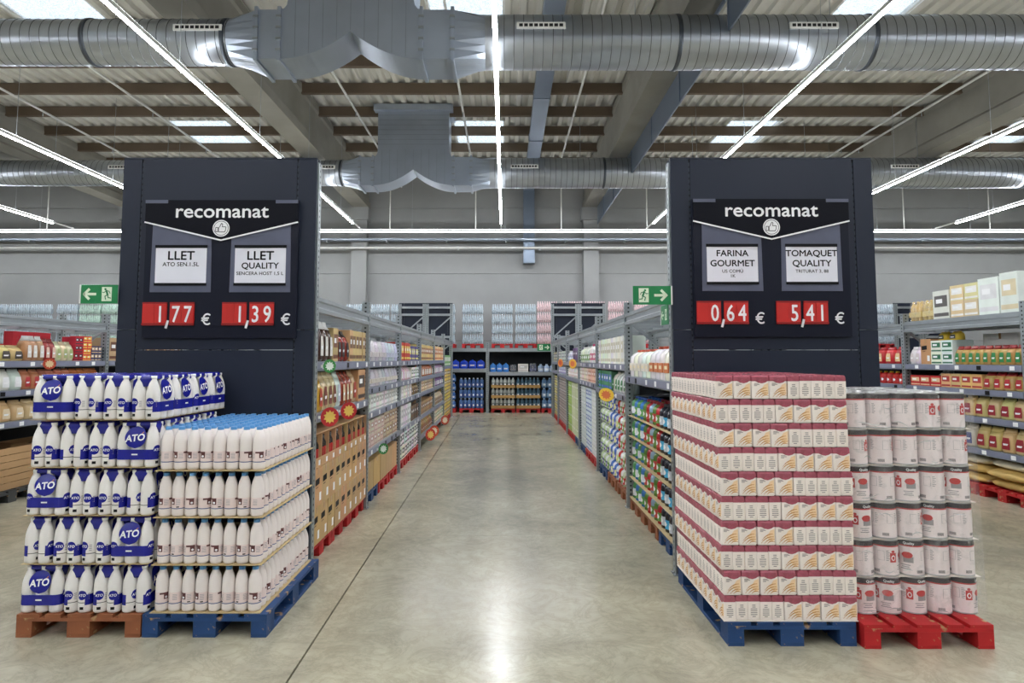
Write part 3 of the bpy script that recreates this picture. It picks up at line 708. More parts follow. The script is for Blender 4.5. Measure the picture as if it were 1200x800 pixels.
# ================================================================ flour
M_flour = mat('flour_paper', (247, 236, 227), 0.45, var=0.03, scale=30, bump=0.1)
M_maroon = mat('flour_maroon', (166, 84, 98), 0.26, var=0.18, scale=40, bump=0.5)
M_wheat = mat('wheat_print', (206, 152, 92), 0.5)
M_wheatl = mat('wheat_glow', (246, 214, 170), 0.5)
M_ftext = mat('flour_grey_text', (150, 138, 134), 0.5)
TB, WB, HB = 0.0748, 0.1118, 0.150           # thickness (x), width (y), height of a bag
def flour_bag():
    mb = MB(); a, b = TB/2, WB/2
    def ring(fx, fy, z):
        p = []
        for sx, sy in ((-0.86, -1), (0, -1), (0.86, -1), (0.965, -0.975), (1, -0.91), (1, 0), (1, 0.91), (0.965, 0.975), (0.86, 1), (0, 1), (-0.86, 1), (-0.965, 0.975), (-1, 0.91), (-1, 0), (-1, -0.91), (-0.965, -0.975)):
            p.append((sx*a*fx, sy*b*fy, z))
        return p
    mb.loft([ring(0.94, 0.95, 0), ring(0.985, 0.985, 0.008), ring(1, 1, 0.05), ring(1, 1, 0.112)], 0, False)
    mb.loft([ring(1, 1, 0.112), ring(1, 1, 0.120), ring(0.96, 0.98, 0.139), ring(0.80, 0.95, 0.1485), ring(0.3, 0.93, HB)], 1, False)
    e = 0.0006
    for s in (-1, 1):      # wide faces: white wave, wheat ears
        X = lambda u, z: (s*(a + e), s*u, z)
        wave = [(-b*0.92, 0.118), (-b*0.6, 0.113), (-b*0.2, 0.102), (b*0.2, 0.098), (b*0.6, 0.104), (b*0.92, 0.116)]
        lo = [(u, 0.1195) for u, _ in reversed(wave)]
        mb.poly([X(u, z) for u, z in wave] + [X(u, z) for u, z in lo], 1)
        mb.v[-12:] = [(p[0] + s*0.0004, p[1], p[2]) for p in mb.v[-12:]]
        e2 = 0.0012
        gl = [(0.0, 0.05), (b*0.55, 0.02), (b*0.9, 0.03), (b*0.9, 0.1), (b*0.45, 0.09)]
        mb.poly([(s*(a + 0.0008), s*u, z) for u, z in gl], 3)
        for c, (u0, z0, u1, z1, u2, z2) in enumerate(((-0.035, 0.012, -0.005, 0.055, 0.045, 0.052), (-0.015, 0.010, 0.012, 0.045, 0.050, 0.036), (0.005, 0.010, 0.022, 0.034, 0.051, 0.020), (-0.03, 0.03, 0.0, 0.07, 0.04, 0.07))):
            for k in range(5):
                f = lambda t: ((1-t)**2*u0 + 2*t*(1-t)*u1 + t*t*u2, (1-t)**2*z0 + 2*t*(1-t)*z1 + t*t*z2)
                p, q = f(k/5), f((k+1)/5); wd = 0.0012 + 0.0028*math.sin(math.pi*(k+0.5)/5)
                mb.poly([(s*(a + 0.0014), s*u, z) for u, z in ((p[0], p[1]-wd), (q[0], q[1]-wd), (q[0], q[1]+wd), (p[0], p[1]+wd))], 2)
        for q, (u0, u1, z) in enumerate(((-0.04, -0.012, 0.096), (-0.04, -0.004, 0.089), (-0.04, -0.02, 0.082))):
            mb.poly([(s*(a + 0.0013), s*u, zz) for u, zz in ((u0, z), (u1, z), (u1, z + 0.004), (u0, z + 0.004))], 4)
    for s in (-1, 1):      # narrow faces: small print
        Y = s*(b + 0.0008)
        for q in range(7):
            hw = a * (0.28 if q in (0, 1, 6) else 0.55)
            z = 0.088 - q*0.0115
            mb.poly([(-s*(-hw), Y, z)] + [(-s*hw, Y, z), (-s*hw, Y, z + 0.005), (s*hw, Y, z + 0.005)] if s < 0 else [(hw, Y, z), (-hw, Y, z), (-hw, Y, z + 0.005), (hw, Y, z + 0.005)], 4)
    return mb.mesh('flour_bag', [M_flour, M_maroon, M_wheat, M_wheatl, M_ftext])
fb = flour_bag()
FTS = [[('flour_bag', fb, ((k-2)*0.0757 + random.uniform(-0.0004, 0.0004), (-0.0565 if r == 0 else 0.0565) + random.uniform(-0.0018, 0.0006)*(1 if r == 0 else -1), random.uniform(0, 0.0028)), random.uniform(-0.012, 0.012)) for k in range(5) for r in range(2)] for _ in range(6)]
FX0, FY0 = 1.373, 4.305; PL, PW = 0.3815, 0.2300
def flour(x, y, z, rz, lb):
    spawn('flour_pack', random.choice(FTS), (x, y, z), rz, lb, 'flour pack', 'packs of flour bags')
for lay in range(10):
    z = 0.1445 + lay*0.1532; ln = '%s layer from the pallet' % ORD[lay+1]; off = random.uniform(-0.010, 0.010) - lay*0.002
    if lay == 0:
        tag(MB().box(FX0 - 0.004, FX0 + 0.84, FY0 - 0.005, FY0 + 1.15, 0, 0.004).obj('layer_sheet', mat('white_card', (226, 216, 204), 0.7), None, (0, 0, 0.1445)), 'pale card sheet between blue pallet and flour', 'card sheet')
    z += 0.0045; x = FX0 + off
    wide_left = lay % 2 == 1
    for i, k in enumerate('BBA' if wide_left else 'ABB'):
        pos = ['leftmost', 'middle', 'rightmost'][i]
        if k == 'A':
            flour(x + PL/2, FY0 + PW/2, z, 0, 'flour pack with narrow printed sides in front, %s in %s' % (pos, ln)); x += PL + 0.001
        else:
            flour(x + PW/2, FY0 + PL/2, z, R(90), 'flour pack with two wheat fronts, %s in %s' % (pos, ln)); x += PW + 0.001
    x = FX0 + off
    if wide_left:
        for k in (1, 2): flour(x + PW/2, FY0 + PL*(k+0.5) + 0.002*k, z, R(90), 'flour pack on aisle side of stack, %s from the front, %s' % (ORD[k+1], ln))
        if lay == 9:
            for k in (1, 2): flour(x + PW*1.5 + 0.002, FY0 + PL*(k+0.5) + 0.002*k, z, R(90), 'flour pack on stack top, middle column, %s from the front' % ORD[k+1])
            for k in (1, 2, 3, 4): flour(x + PW*2 + PL/2 + 0.004, FY0 + PW*(k+0.5) + 0.002*k, z, 0, 'flour pack on stack top, right column, %s from the front' % ORD[k+1])
    else:
        for k in (1, 2, 3, 4): flour(x + PL/2, FY0 + PW*(k+0.5) + 0.002*k, z, 0, 'flour pack on aisle side of stack, %s from the front, %s' % (ORD[k+1], ln))
# ================================================================ tomato cans
M_clab = mat('can_label', (238, 226, 224), 0.3, var=0.02)
M_cband = mat('can_dark_band', (52, 46, 48), 0.25)
M_cred = mat('can_red', (196, 52, 50), 0.35)
M_cgrey = mat('can_grey', (150, 146, 146), 0.4)
M_tin = mat('tin_metal', (190, 190, 190), 0.3, metal=0.9)
CR, CH = 0.0795, 0.2335
cbody = MB().lathe([(CR - 0.004, 0), (CR, 0.002), (CR, 0.008), (CR - 0.003, 0.010), (CR - 0.003, CH - 0.008), (CR, CH - 0.006), (CR, CH), (CR - 0.006, CH), (CR - 0.008, CH - 0.006)], 24).mesh('can_body', M_tin)
mb = MB().lathe([(CR - 0.001, 0.010), (CR - 0.001, 0.186)], 24, 0, capb=False, capt=False).lathe([(CR - 0.001, 0.186), (CR - 0.001, 0.194)], 24, 2, capb=False, capt=False).lathe([(CR - 0.001, 0.194), (CR - 0.001, CH - 0.009)], 24, 1, capb=False, capt=False)
r1, r2 = CR - 0.0004, CR + 0.0002
for a0 in (0.0,):
    mb.cylrect(-0.004, 0.055, 0.085, 0.122, r1, a0, 3, 5).cyloval(0.02, 0.132, 0.034, 0.02, r2, a0, 2, 8)
    mb.cylrect(-0.062, -0.022, 0.09, 0.15, r1, a0 - 0.12, 2, 4).cyloval(-0.042, 0.118, 0.014, 0.017, r2, a0 - 0.12, 4, 6).cyloval(-0.042, 0.118, 0.009, 0.011, r2 + 0.0006, a0 - 0.12, 2, 5).cyloval(-0.042, 0.158, 0.012, 0.008, r1, a0 - 0.12, 2, 4)
    vs, fs = text_pts('Quality', 0.022, 0.015); mb.add([cylp(u + 0.03, v + 0.2, r1, a0) for u, v in vs], fs, 4)
    for q, w_ in enumerate((0.03, 0.022, 0.03)): mb.cylrect(-w_, w_, 0.066 - q*0.012, 0.071 - q*0.012, r1, a0 + 0.1, 3, 4)
for a0 in (math.pi/2, -math.pi/2, math.pi):
    mb.cylrect(-0.02, 0.02, 0.10, 0.16, r1, a0, 5, 4).cylrect(-0.0185, 0.0185, 0.1015, 0.1585, r2, a0, 0, 4)
    for q in range(7): mb.cylrect(0.03, 0.045 + 0.006*(q % 2), 0.10 + q*0.01, 0.104 + q*0.01, r1, a0, 3, 2)
    for q in range(9): mb.cylrect(-0.05 + q*0.0045, -0.0475 + q*0.0045, 0.022, 0.04, r1, a0, 1, 1)
clabel = mb.mesh('can_label', [M_clab, M_cband, M_cred, M_cgrey, M_wt, M_cgrey])
clid = MB().lathe([(CR - 0.008, CH - 0.0058), (0.05, CH - 0.005), (0.048, CH - 0.0065), (0.0005, CH - 0.0065)], 24, capb=False, capt=False).mesh('lid', M_tin)
CT = [('can_body', cbody), ('label', clabel), ('lid', clid)]
TX0, TY0, TP = 2.247, 4.41, 0.1645
for lay in range(6):
    z = 0.1445 + lay*0.2365; off = 0.012 - lay*0.004
    if lay:
        tag(MB().box(TX0 + off, TX0 + off + 5*TP, TY0 + 0.01, TY0 + 6*TP, -0.0024, 0).obj('layer_sheet', mat('white_card', (226, 216, 204), 0.7), None, (0, 0, z - 0.0003)), 'thin pale sheet under the %s layer of tomato cans' % ORD[lay+1], 'card sheet', 'card sheets between tomato cans')
    for j in range(6):
        for i in range(5):
            if not (j == 0 or i in (0, 4) or lay == 5): continue
            if j == 0: lb = 'large tomato can, %s from left in front row, %s layer from the pallet' % (ORD[i+1], ORD[lay+1])
            else: lb = 'large tomato can, %s row behind the front, %s from left, %s layer' % (ORD[j], ORD[i+1], ORD[lay+1])
            spawn('tomato_can', CT, (TX0 + off + (i+0.5)*TP + (0.01 if j % 2 else 0)*0, TY0 + (j+0.5)*TP, z), random.uniform(0, 6.28), lb, 'can', 'tomato cans on the red pallet')
mb = MB(); fx0, fx1, fy0, fy1 = TX0 - 0.02, TX0 + 5*TP + 0.02, TY0 - 0.012, TY0 + 6*TP + 0.012
rings = []
for k in range(25):
    z = 0.15 + k*(6*0.2365 - 0.006)/24; off = 0.012 - 0.004*k/4; ins = 0.004*math.sin(k*math.pi/2)**2
    ring = []
    for (xa, ya), (xb, yb) in (((fx0, fy0), (fx1, fy0)), ((fx1, fy0), (fx1, fy1)), ((fx1, fy1), (fx0, fy1)), ((fx0, fy1), (fx0, fy0))):
        for q in range(10):
            t = q/10; ring.append((xa + (xb-xa)*t + off - 0.008 + random.uniform(-0.002, 0.002), ya + (yb-ya)*t + random.uniform(-0.002, 0.002) + ins, z))
    rings.append(ring)
mb.loft(rings, 0, True, cap=False)
wrap_ = tag(mb.obj('stretch_wrap', M_film), 'clear wrinkled stretch film wrapped around the tomato cans', 'stretch film')
for k in range(26):
    lay = k % 6; c = random.uniform(fx0 + 0.1, fx1 - 0.15); z0 = 0.1445 + lay*0.2365 + random.choice((0.03, 0.045, 0.02, 0.15)); wd = random.uniform(0.05, 0.13); off = 0.004 - 0.004*lay
    mb = MB(); n = 8; sl = random.uniform(-0.25, 0.25); am = random.uniform(-0.02, 0.02)
    pts = [(c + off + wd*(q/n - 0.5)*1.0, z0 + sl*wd*(q/n - 0.5) + am*math.sin(math.pi*q/n)) for q in range(n + 1)]
    th = [0.0005 + 0.0035*math.sin(math.pi*q/n) for q in range(n + 1)]
    mb.add([(x, fy0 - 0.004, z - t_) for (x, z), t_ in zip(pts, th)] + [(x, fy0 - 0.0055, z + t_) for (x, z), t_ in zip(pts, th)], [(q, q+1, n+2+q, n+1+q) for q in range(n)])
    mb.obj('film_crease', M_crease, wrap_)
# ================================================================ shelf racks
def rack_run(xf, s, ys, shelves, names, twin=False, top_deck=()):
    D = 0.8; back = xf + s*0.76; mid = (xf + back)/2
    for b in range(len(ys) - 1):
        y0, y1 = ys[b], ys[b+1]
        t = thing('shelf_rack', names[b], 'shelf rack', (mid, (y0+y1)/2, 0)); h = (y1-y0)/2; fx = xf - mid; bx = back - mid
        um = upright_mesh(2.48)
        ends = [y0] + ([y1] if b == len(ys) - 2 else [])
        for y in ends:
            for x in (fx + s*0.045, bx - s*0.03): link('upright', um, t, (x, y - (y0+y1)/2, 0))
            if not twin or b == 0:
                for k in range(3):
                    a, c = (fx + s*0.06, bx - s*0.05) if k % 2 else (bx - s*0.05, fx + s*0.06)
                    MB().bar((a, y - (y0+y1)/2, 0.5 + k*0.6), (c, y - (y0+y1)/2, 1.05 + k*0.6), 0.035, 0.025).obj('brace', M_steel, t)
        for x, nm in ((fx, 'front_beam'), (bx, 'rear_beam')):
            q = s if x == fx else -s
            pf = [(0, 2.20), (0.05*q, 2.20), (0.05*q, 2.335), (0, 2.335), (0, 2.30), (0.014*q, 2.29), (0.014*q, 2.245), (0, 2.235)]
            MB().prism([(x + a, z) for a, z in pf], -h + 0.045, h - 0.045).obj(nm, M_steel, t)
        for k in range(4):
            y = -h + 2*h*(k+0.5)/4
            MB().box(min(fx, bx) + 0.05, max(fx, bx) - 0.05, y - 0.02, y + 0.02, 2.22, 2.26).obj('support_bar', M_steel, t)
        if twin: continue
        zz = shelves[b]
        if zz: MB().box(bx - 0.004, bx + 0.004, -h + 0.05, h - 0.05, 0.05, max(zz) - 0.05).obj('shade_sheet', M_dark, t)  # added dark sheet, stands in for the shaded void behind the goods
        for z in list(zz) + ([2.36] if b in top_deck else []):
            lo, hi = min(fx + s*0.012, bx), max(fx + s*0.012, bx)
            sh = MB().box(lo, hi, -h + 0.047, h - 0.047, -0.022, -0.001).box(min(fx + s*0.012, fx + s*0.05), max(fx + s*0.012, fx + s*0.05), -h + 0.047, h - 0.047, -0.085, -0.022).obj('shelf', M_steel, t, (0, 0, z))
            if z > 2.3: continue
            MB().box(min(fx, fx + s*0.0115), max(fx, fx + s*0.0115), -h + 0.05, h - 0.05, -0.075, -0.004).obj('price_rail', M_rail, sh)
            for k in range(5 if b < 3 else 0):
                y = -h + 0.25 + k*0.47 + random.uniform(-0.08, 0.08)
                MB().box(min(fx - s*0.003, fx - s*0.0005), max(fx - s*0.003, fx - s*0.0005), y - 0.04, y + 0.04, -0.066, -0.014).obj('price_tag', random.choice((M_wt, M_wt, M_ink)), sh)
LY = [5.84, 8.15, 10.65, 13.2, 15.75, 18.3, 20.86]
RY = [5.84, 8.20, 10.85, 13.5, 16.2, 18.85, 20.86]
FY = [5.5, 7.97, 10.4, 12.9]
BAY = ['nearest', 'second', 'third', 'fourth', 'fifth', 'farthest']
LS = [[1.30, 1.76], [0.67, 1.13, 1.43, 1.76], [0.67, 1.13, 1.43, 1.76], [0.27, 0.67, 1.13, 1.43, 1.76], [0.27, 0.67, 1.13, 1.43, 1.76], [1.60]]
RS = [[1.58], [1.34, 1.72], [1.38, 1.72], [1.38, 1.72], [1.40, 1.72], [1.45, 1.72]]
rack_run(-1.66, -1, LY, LS, ['%s galvanised rack bay on the left of the aisle' % b for b in BAY])
rack_run(-3.26, 1, LY, LS, ['%s rear rack bay backing the left aisle rack' % b for b in BAY], True)
rack_run(1.47, 1, RY, RS, ['%s galvanised rack bay on the right of the aisle' % b for b in BAY])
rack_run(3.12, -1, RY, RS, ['%s rear rack bay backing the right aisle rack' % b for b in BAY], True)
rack_run(-6.2, -1, FY, [[1.76, 1.39, 1.0]]*3, ['rack bay at far left hidden nearest', 'rack bay at far left with bags and red boxes', 'rack bay at far left just behind the milk tower'])
rack_run(6.2, 1, FY, [[1.71, 1.39, 1.03, 0.62]]*3, ['pasta rack bay at the right picture edge', 'pasta rack bay at far right with green cartons', 'pasta rack bay just behind the flour tower'], False, (0, 1))
# ---------------------------------------------------------------- goods
M_okraft = mat('own_colour_card', None, 0.75, var=0.05)
M_tape = mat('parcel_tape', (176, 134, 86), 0.3)
_T = {}
def carton(w, d, h, style='plain', lab=None):
    k = ('carton', w, d, h, style, lab)
    if k in _T: return _T[k]
    T = [('body', MB().box(-w/2, w/2, -d/2, d/2, 0, h).mesh('carton_body', M_okraft))]
    if style in ('plain', 'mark'):
        T.append(('tape', MB().box(-0.022, 0.022, -d/2 - 0.0008, d/2, h*0.82, h + 0.0008).mesh('tape', M_tape)))
    if style == 'mark':
        y = -d/2 - 0.0012
        mb = MB(); mb.poly([(-w*0.40, y, h*0.56), (w*0.12, y, h*0.58), (w*0.12, y, h*0.74), (-w*0.40, y, h*0.72)]); stroke(mb, [(-w*0.34, h*0.5), (-w*0.05, h*0.51)], 0.006, y, 0)
        T.append(('print', mb.mesh('print', M_ink)))
        T.append(('sticker', MB().box(w*0.12, w*0.36, y - 0.0002, y + 0.001, h*0.12, h*0.34).mesh('sticker', M_wt)))
    if style == 'label':
        y = -d/2 - 0.0012; mb = MB()
        mb.poly([(-w*0.4, y, h*0.42), (w*0.4, y, h*0.42), (w*0.4, y, h*0.82), (-w*0.4, y, h*0.82)], 0)
        mb.poly([(-w*0.46, y, h*0.08), (w*0.46, y, h*0.08), (w*0.46, y, h*0.2), (-w*0.46, y, h*0.2)], 0)
        mb.poly([(-w*0.3, y - 0.0006, h*0.55), (w*0.1, y - 0.0006, h*0.55), (w*0.1, y - 0.0006, h*0.7), (-w*0.3, y - 0.0006, h*0.7)], 1)
        T.append(('print', mb.mesh('print', [C(lab), M_wt])))
    _T[k] = T; return T
def open_carton(w, d, h):
    k = ('open', w, d, h)
    if k in _T: return _T[k]
    b = MB().box(-w/2, w/2, -d/2, d/2, 0, 0.006).box(-w/2, -w/2 + 0.005, -d/2, d/2, 0.006, h).box(w/2 - 0.005, w/2, -d/2, d/2, 0.006, h).box(-w/2 + 0.005, w/2 - 0.005, d/2 - 0.005, d/2, 0.006, h).box(-w/2 + 0.005, w/2 - 0.005, -d/2, -d/2 + 0.005, 0.006, h*0.28)
    b.box(-w/2, w/2, -d/2, d/2, h - 0.004, h)
    j = MB().lathe([(0.03, 0), (0.035, 0.01), (0.035, h*0.62), (0.02, h*0.72), (0.02, h*0.86)], 10, 0).lathe([(0.0356, h*0.2), (0.0356, h*0.5)], 10, 1, capb=False, capt=False).mesh('jar', [C((34, 26, 24), 0.2), C((176, 40, 36))])
    st = MB().box(w*0.1, w*0.34, -d/2 - 0.0012, -d/2 - 0.0002, h*0.05, h*0.2).mesh('sticker', M_wt)
    T = [('body', b.mesh('open_carton', M_okraft)), ('sticker', st)] + [('jar', j, (x, -d/2 + 0.05, 0.007)) for x in (-w*0.28, 0.0, w*0.28)]
    _T[k] = T; return T
def pouch(w, d, h, lab, top=None):
    k = ('pouch', w, d, h, lab, top)
    if k in _T: return _T[k]
    def ring(fx, fy, z): return [(w/2*fx*math.copysign(abs(math.cos(a))**0.6, math.cos(a)), d/2*fy*math.copysign(abs(math.sin(a))**0.6, math.sin(a)), z) for a in [2*math.pi*q/12 for q in range(12)]]
    lv = [(0.9, 0.85, 0), (1, 1, 0.06), (1, 1.0, 0.35), (0.99, 0.92, 0.62), (0.95, 0.6, 0.80), (0.9, 0.16, 0.91), (0.92, 0.05, 1.0)]
    body = MB().loft([ring(a, b, z*h) for a, b, z in lv[:5]], 0).mesh('pouch_body', OBJG())
    topm = MB().loft([ring(a, b, z*h) for a, b, z in lv[4:]], 0).mesh('pouch_top', C(top, 0.3) if top else OBJG())
    mb = MB(); f = lambda x, z: (x, -d/2*(1.0 if z < 0.4*h else 1.0 - 0.3*(z/h - 0.4)) - 0.003, z)
    mb.poly([f(-w*0.3, h*0.14), f(w*0.3, h*0.14), f(w*0.3, h*0.4), f(-w*0.3, h*0.4)], 0); mb.poly([f(-w*0.3, h*0.4), f(w*0.3, h*0.4), f(w*0.24, h*0.62), f(-w*0.22, h*0.62)], 0)
    q = [f(-w*0.2, h*0.3), f(w*0.12, h*0.3), f(w*0.2, h*0.38), f(-w*0.2, h*0.38)]
    mb.poly([(a, b - 0.001, c) for a, b, c in q], 1)
    T = [('body', body), ('sealed_top', topm), ('label', mb.mesh('label', [C(lab), M_wt]))]
    _T[k] = T; return T
def bottle(w, d, h, lab, cap, mid=None):
    k = ('bottle', w, h, lab, cap, mid)
    if k in _T: return _T[k]
    r = w/2*0.97
    body = MB().lathe([(r*0.85, 0), (r, h*0.03), (r, h*0.66), (r*0.88, h*0.76), (r*0.5, h*0.86), (r*0.36, h*0.9)], 12).mesh('bottle_body', OBJG())
    cm = MB().lathe([(r*0.42, h*0.88), (r*0.42, h*0.985), (r*0.36, h)], 10).mesh('cap', C(cap))
    lm = MB().lathe([(r*1.015, h*0.14), (r*1.015, h*0.5)], 12, 0, capb=False, capt=False)
    lm.cyloval(0, h*0.33, r*0.5, h*0.1, r*1.03, 0.0, 1, 6)
    T = [('body', body), ('cap', cm), ('label', lm.mesh('label', [C(lab), C(mid or (240, 240, 240))]))]
    _T[k] = T; return T
def jug(w, d, h, lab):
    k = ('jug', w, d, h, lab)
    if k in _T: return _T[k]
    def ring(fx, z, dy=0): return [(w/2*fx*math.copysign(abs(math.cos(a))**0.5, math.cos(a)), d/2*fx*math.copysign(abs(math.sin(a))**0.5, math.sin(a)) + dy, z) for a in [2*math.pi*q/16 for q in range(16)]]
    body = MB().loft([ring(0.94, 0), ring(0.98, h*0.03), ring(0.98, h*0.6), ring(0.9, h*0.75), ring(0.5, h*0.88), ring(0.25, h*0.92)]).mesh('jug_body', OBJG())
    cm = MB().lathe([(0.026, h*0.91), (0.026, h)], 12).mesh('cap', C((214, 96, 70)) if lab[0] > 150 else OBJG())
    hd = MB().bar((0, d*0.1, h*0.86), (0, d*0.44, h*0.8), 0.02, 0.02).bar((0, d*0.44, h*0.8), (0, d*0.46, h*0.5), 0.02, 0.02).mesh('handle', OBJG())
    lb = MB().box(-w*0.4, w*0.4, -d/2 - 0.002, -d/2 + 0.01, h*0.22, h*0.5, 0).box(-w*0.25, w*0.25, -d/2 - 0.003, -d/2, h*0.32, h*0.42, 1)
    T = [('body', body), ('cap', cm), ('handle', hd), ('label', lb.mesh('label', [C(lab), C((240, 226, 190))]))]
    _T[k] = T; return T
def multipack(w, d, h, lab):
    k = ('multi', w, d, h, lab)
    if k in _T: return _T[k]
    r = w/6
    bm = MB().lathe([(r*0.85, 0), (r*0.96, h*0.04), (r*0.96, h*0.62), (r*0.6, h*0.82), (r*0.35, h*0.9), (r*0.35, h)], 8).mesh('bottle', OBJG())
    T = [('bottle', bm, ((i-1)*2*r, (j - 0.5)*2*r, 0)) for i in range(3) for j in range(2)]
    band = MB().box(-w/2, w/2, -2*r - 0.004, 2*r + 0.004, h*0.2, h*0.45).mesh('film_band', C(lab, 0.3))
    T.append(('film_band', band))
    T.append(('shrink_film', MB().loft([[(a*w/2*1.01*f, b*(2*r + 0.006)*f, z*h) for a, b in ((-1, -0.8), (-0.9, -1), (0.9, -1), (1, -0.8), (1, 0.8), (0.9, 1), (-0.9, 1), (-1, 0.8))] for z, f in ((0.01, 0.97), (0.06, 1), (0.66, 1), (0.97, 0.86), (1.01, 0.8))]).mesh('shrink_film', M_wrap))); _T[k] = T; return T
def make(kind, w, d, h, lab, x1=None):
    if kind in ('plain', 'mark'): return carton(w, d, h, kind)
    if kind == 'label': return carton(w, d, h, 'label', lab)
    if kind == 'open': return open_carton(w, d, h)
    if kind == 'pouch': return pouch(w, d, h, lab, x1)
    if kind == 'bottle': return bottle(w, d, h, lab, x1 or (230, 230, 230))
    if kind == 'jug': return jug(w, d, h, lab)
    if kind == 'multi': return multipack(w, d, h, lab)
NAME = dict(plain='carton', mark='carton', label='printed_box', open='open_carton', pouch='food_bag', bottle='bottle', jug='jug', multi='bottle_pack')
CAT = dict(plain='box', mark='box', label='box', open='box', pouch='bag', bottle='bottle', jug='jug', multi='bottle pack')
def clear_above(xf, y, z):
    """underside of the next shelf or beam over a height"""
    for x, Y, S in ((-1.66, LY, LS), (1.47, RY, RS), (-6.2, FY, [[1.76, 1.39, 1.0]]*3), (6.2, FY, [[1.71, 1.39, 1.03, 0.62]]*3)):
        if x == xf:
            for b in range(len(Y) - 1):
                if Y[b] <= y <= Y[b+1]:
                    up = [q - 0.09 for q in S[b] if q > z + 0.05]
                    return min(up) if up else (2.19 if z < 2.19 else 9)
    return 9
def fill(xf, s, y0, y1, z, specs, place, inset=0.03, reverse=False):
    """specs: (kind, count, w, d, h, colour, label colour, description[, layers[, extra colour]]) laid along the shelf from near to far"""
    rz = R(90) if s < 0 else -R(90); zmax = clear_above(xf, (y0+y1)/2, z)
    if reverse: specs = list(reversed(specs))
    tot = sum(sp[1]*sp[2] for sp in specs); room = y1 - y0; n = sum(sp[1] for sp in specs)
    k = min(1.0, room / (tot * 1.01)); gap = max(0.0, (room - tot*k) / max(1, n)); gap = min(gap, 0.03)
    y = y0
    for sp in specs:
        kind, cnt, w_, d, h, col, lab, desc = sp[:8]; layers = sp[8] if len(sp) > 8 else 1; x1 = sp[9] if len(sp) > 9 else None
        h = min(h, round((zmax - z)/layers - 0.003, 3))
        w_ = round(w_*k, 3); tpl = make(kind, w_*0.985, d, h, lab, x1)
        nm_ = NAME[kind]
        if kind == 'label': nm_ = 'printed_carton' if 'carton' in desc else 'boxed_pack' if 'pack' in desc else 'printed_box'
        for i in range(cnt):
            for q in range(layers):
                cc = [min(255, max(0, c*random.uniform(0.95, 1.05))) for c in col]
                lb = desc + ', ' + (ORD[i+1] + ' from near end, ' if cnt > 1 else '') + (ORD[q+1] + ' tier, ' if layers > 1 else '') + place
                spawn(nm_, tpl, (xf + s*(d/2 + inset + random.uniform(0, 0.012)), y + w_/2, z + q*(h + 0.001)), rz + random.uniform(-0.015, 0.015) * (0 if kind in ('plain', 'mark', 'open') else 1), lb, CAT[kind], (desc + ' ' + place) if cnt*layers > 1 else None, L3(cc))
            y += w_ + gap
KR, WH, CRM = (196, 158, 112), (232, 230, 226), (226, 208, 176)
lp = lambda sh, b: '%s, %s left bay' % (sh, b)
rp = lambda sh, b: '%s, %s right bay' % (sh, b)
LX, RX = -1.66, 1.47
# left aisle, nearest bay
for i, y in enumerate((6.29, 7.02, 7.75)):
    pallet((LX - 0.37, y - 0.02, 0), R(90), RED, 'red pallet under kraft cartons, %s from the tower, left rack' % ORD[i+1], 0.68, True, None, 0.72)
w9 = 0.2405
for tier in range(3):
    for i in range(9):
        y = 5.90 + (i+0.5)*(w9 + 0.002); z = 0.146 + tier*0.336
        tpl = carton(w9, 0.38, 0.334, 'mark') if tier < 2 else open_carton(w9, 0.38, 0.30)
        lb = ('kraft carton with black print, %s from the tower, %s tier, left rack' if tier < 2 else 'open kraft display carton of dark jars, %s from the tower, %s tier, left rack') % (ORD[i+1], ['bottom', 'middle', 'top'][tier])
        spawn('open_carton' if tier == 2 else 'carton', tpl, (LX - 0.19 - random.uniform(0.0, 0.012), y, z), R(90), lb, 'box', 'kraft cartons in the nearest left bay', L3([c*random.uniform(0.96, 1.04) for c in KR]))
fill(LX, -1, 5.92, 8.08, 1.301, [('pouch', 2, 0.17, 0.14, 0.34, (214, 160, 60), (180, 60, 40), 'yellow grain bag'), ('pouch', 3, 0.19, 0.15, 0.36, (216, 190, 150), (120, 60, 40), 'clear bag of pale pasta'), ('pouch', 1, 0.2, 0.12, 0.36, (226, 226, 230), (190, 196, 206), 'plain white paper bag'),
     ('pouch', 3, 0.19, 0.16, 0.35, (150, 60, 42), (214, 190, 150), 'reddish brown snack bag'), ('pouch', 1, 0.22, 0.16, 0.36, (206, 180, 136), (170, 60, 40), 'beige bag with red label'), ('label', 1, 0.42, 0.34, 0.36, KR, (70, 50, 40), 'large kraft box with dark print')], lp('lower shelf', 'nearest'))
fill(LX, -1, 5.92, 8.08, 1.761, [('pouch', 4, 0.17, 0.16, 0.38, (70, 48, 40), (226, 222, 214), 'white topped bag with dark base', 1, (236, 236, 234)), ('label', 1, 0.2, 0.3, 0.33, KR, (120, 70, 40), 'single kraft box with brown print'),
     ('pouch', 3, 0.17, 0.16, 0.32, (136, 46, 34), (40, 26, 22), 'dark red coffee bag', 1, (40, 30, 28)), ('label', 5, 0.17, 0.32, 0.34, (206, 172, 120), (120, 84, 50), 'upright kraft display box')], lp('upper shelf', 'nearest'))
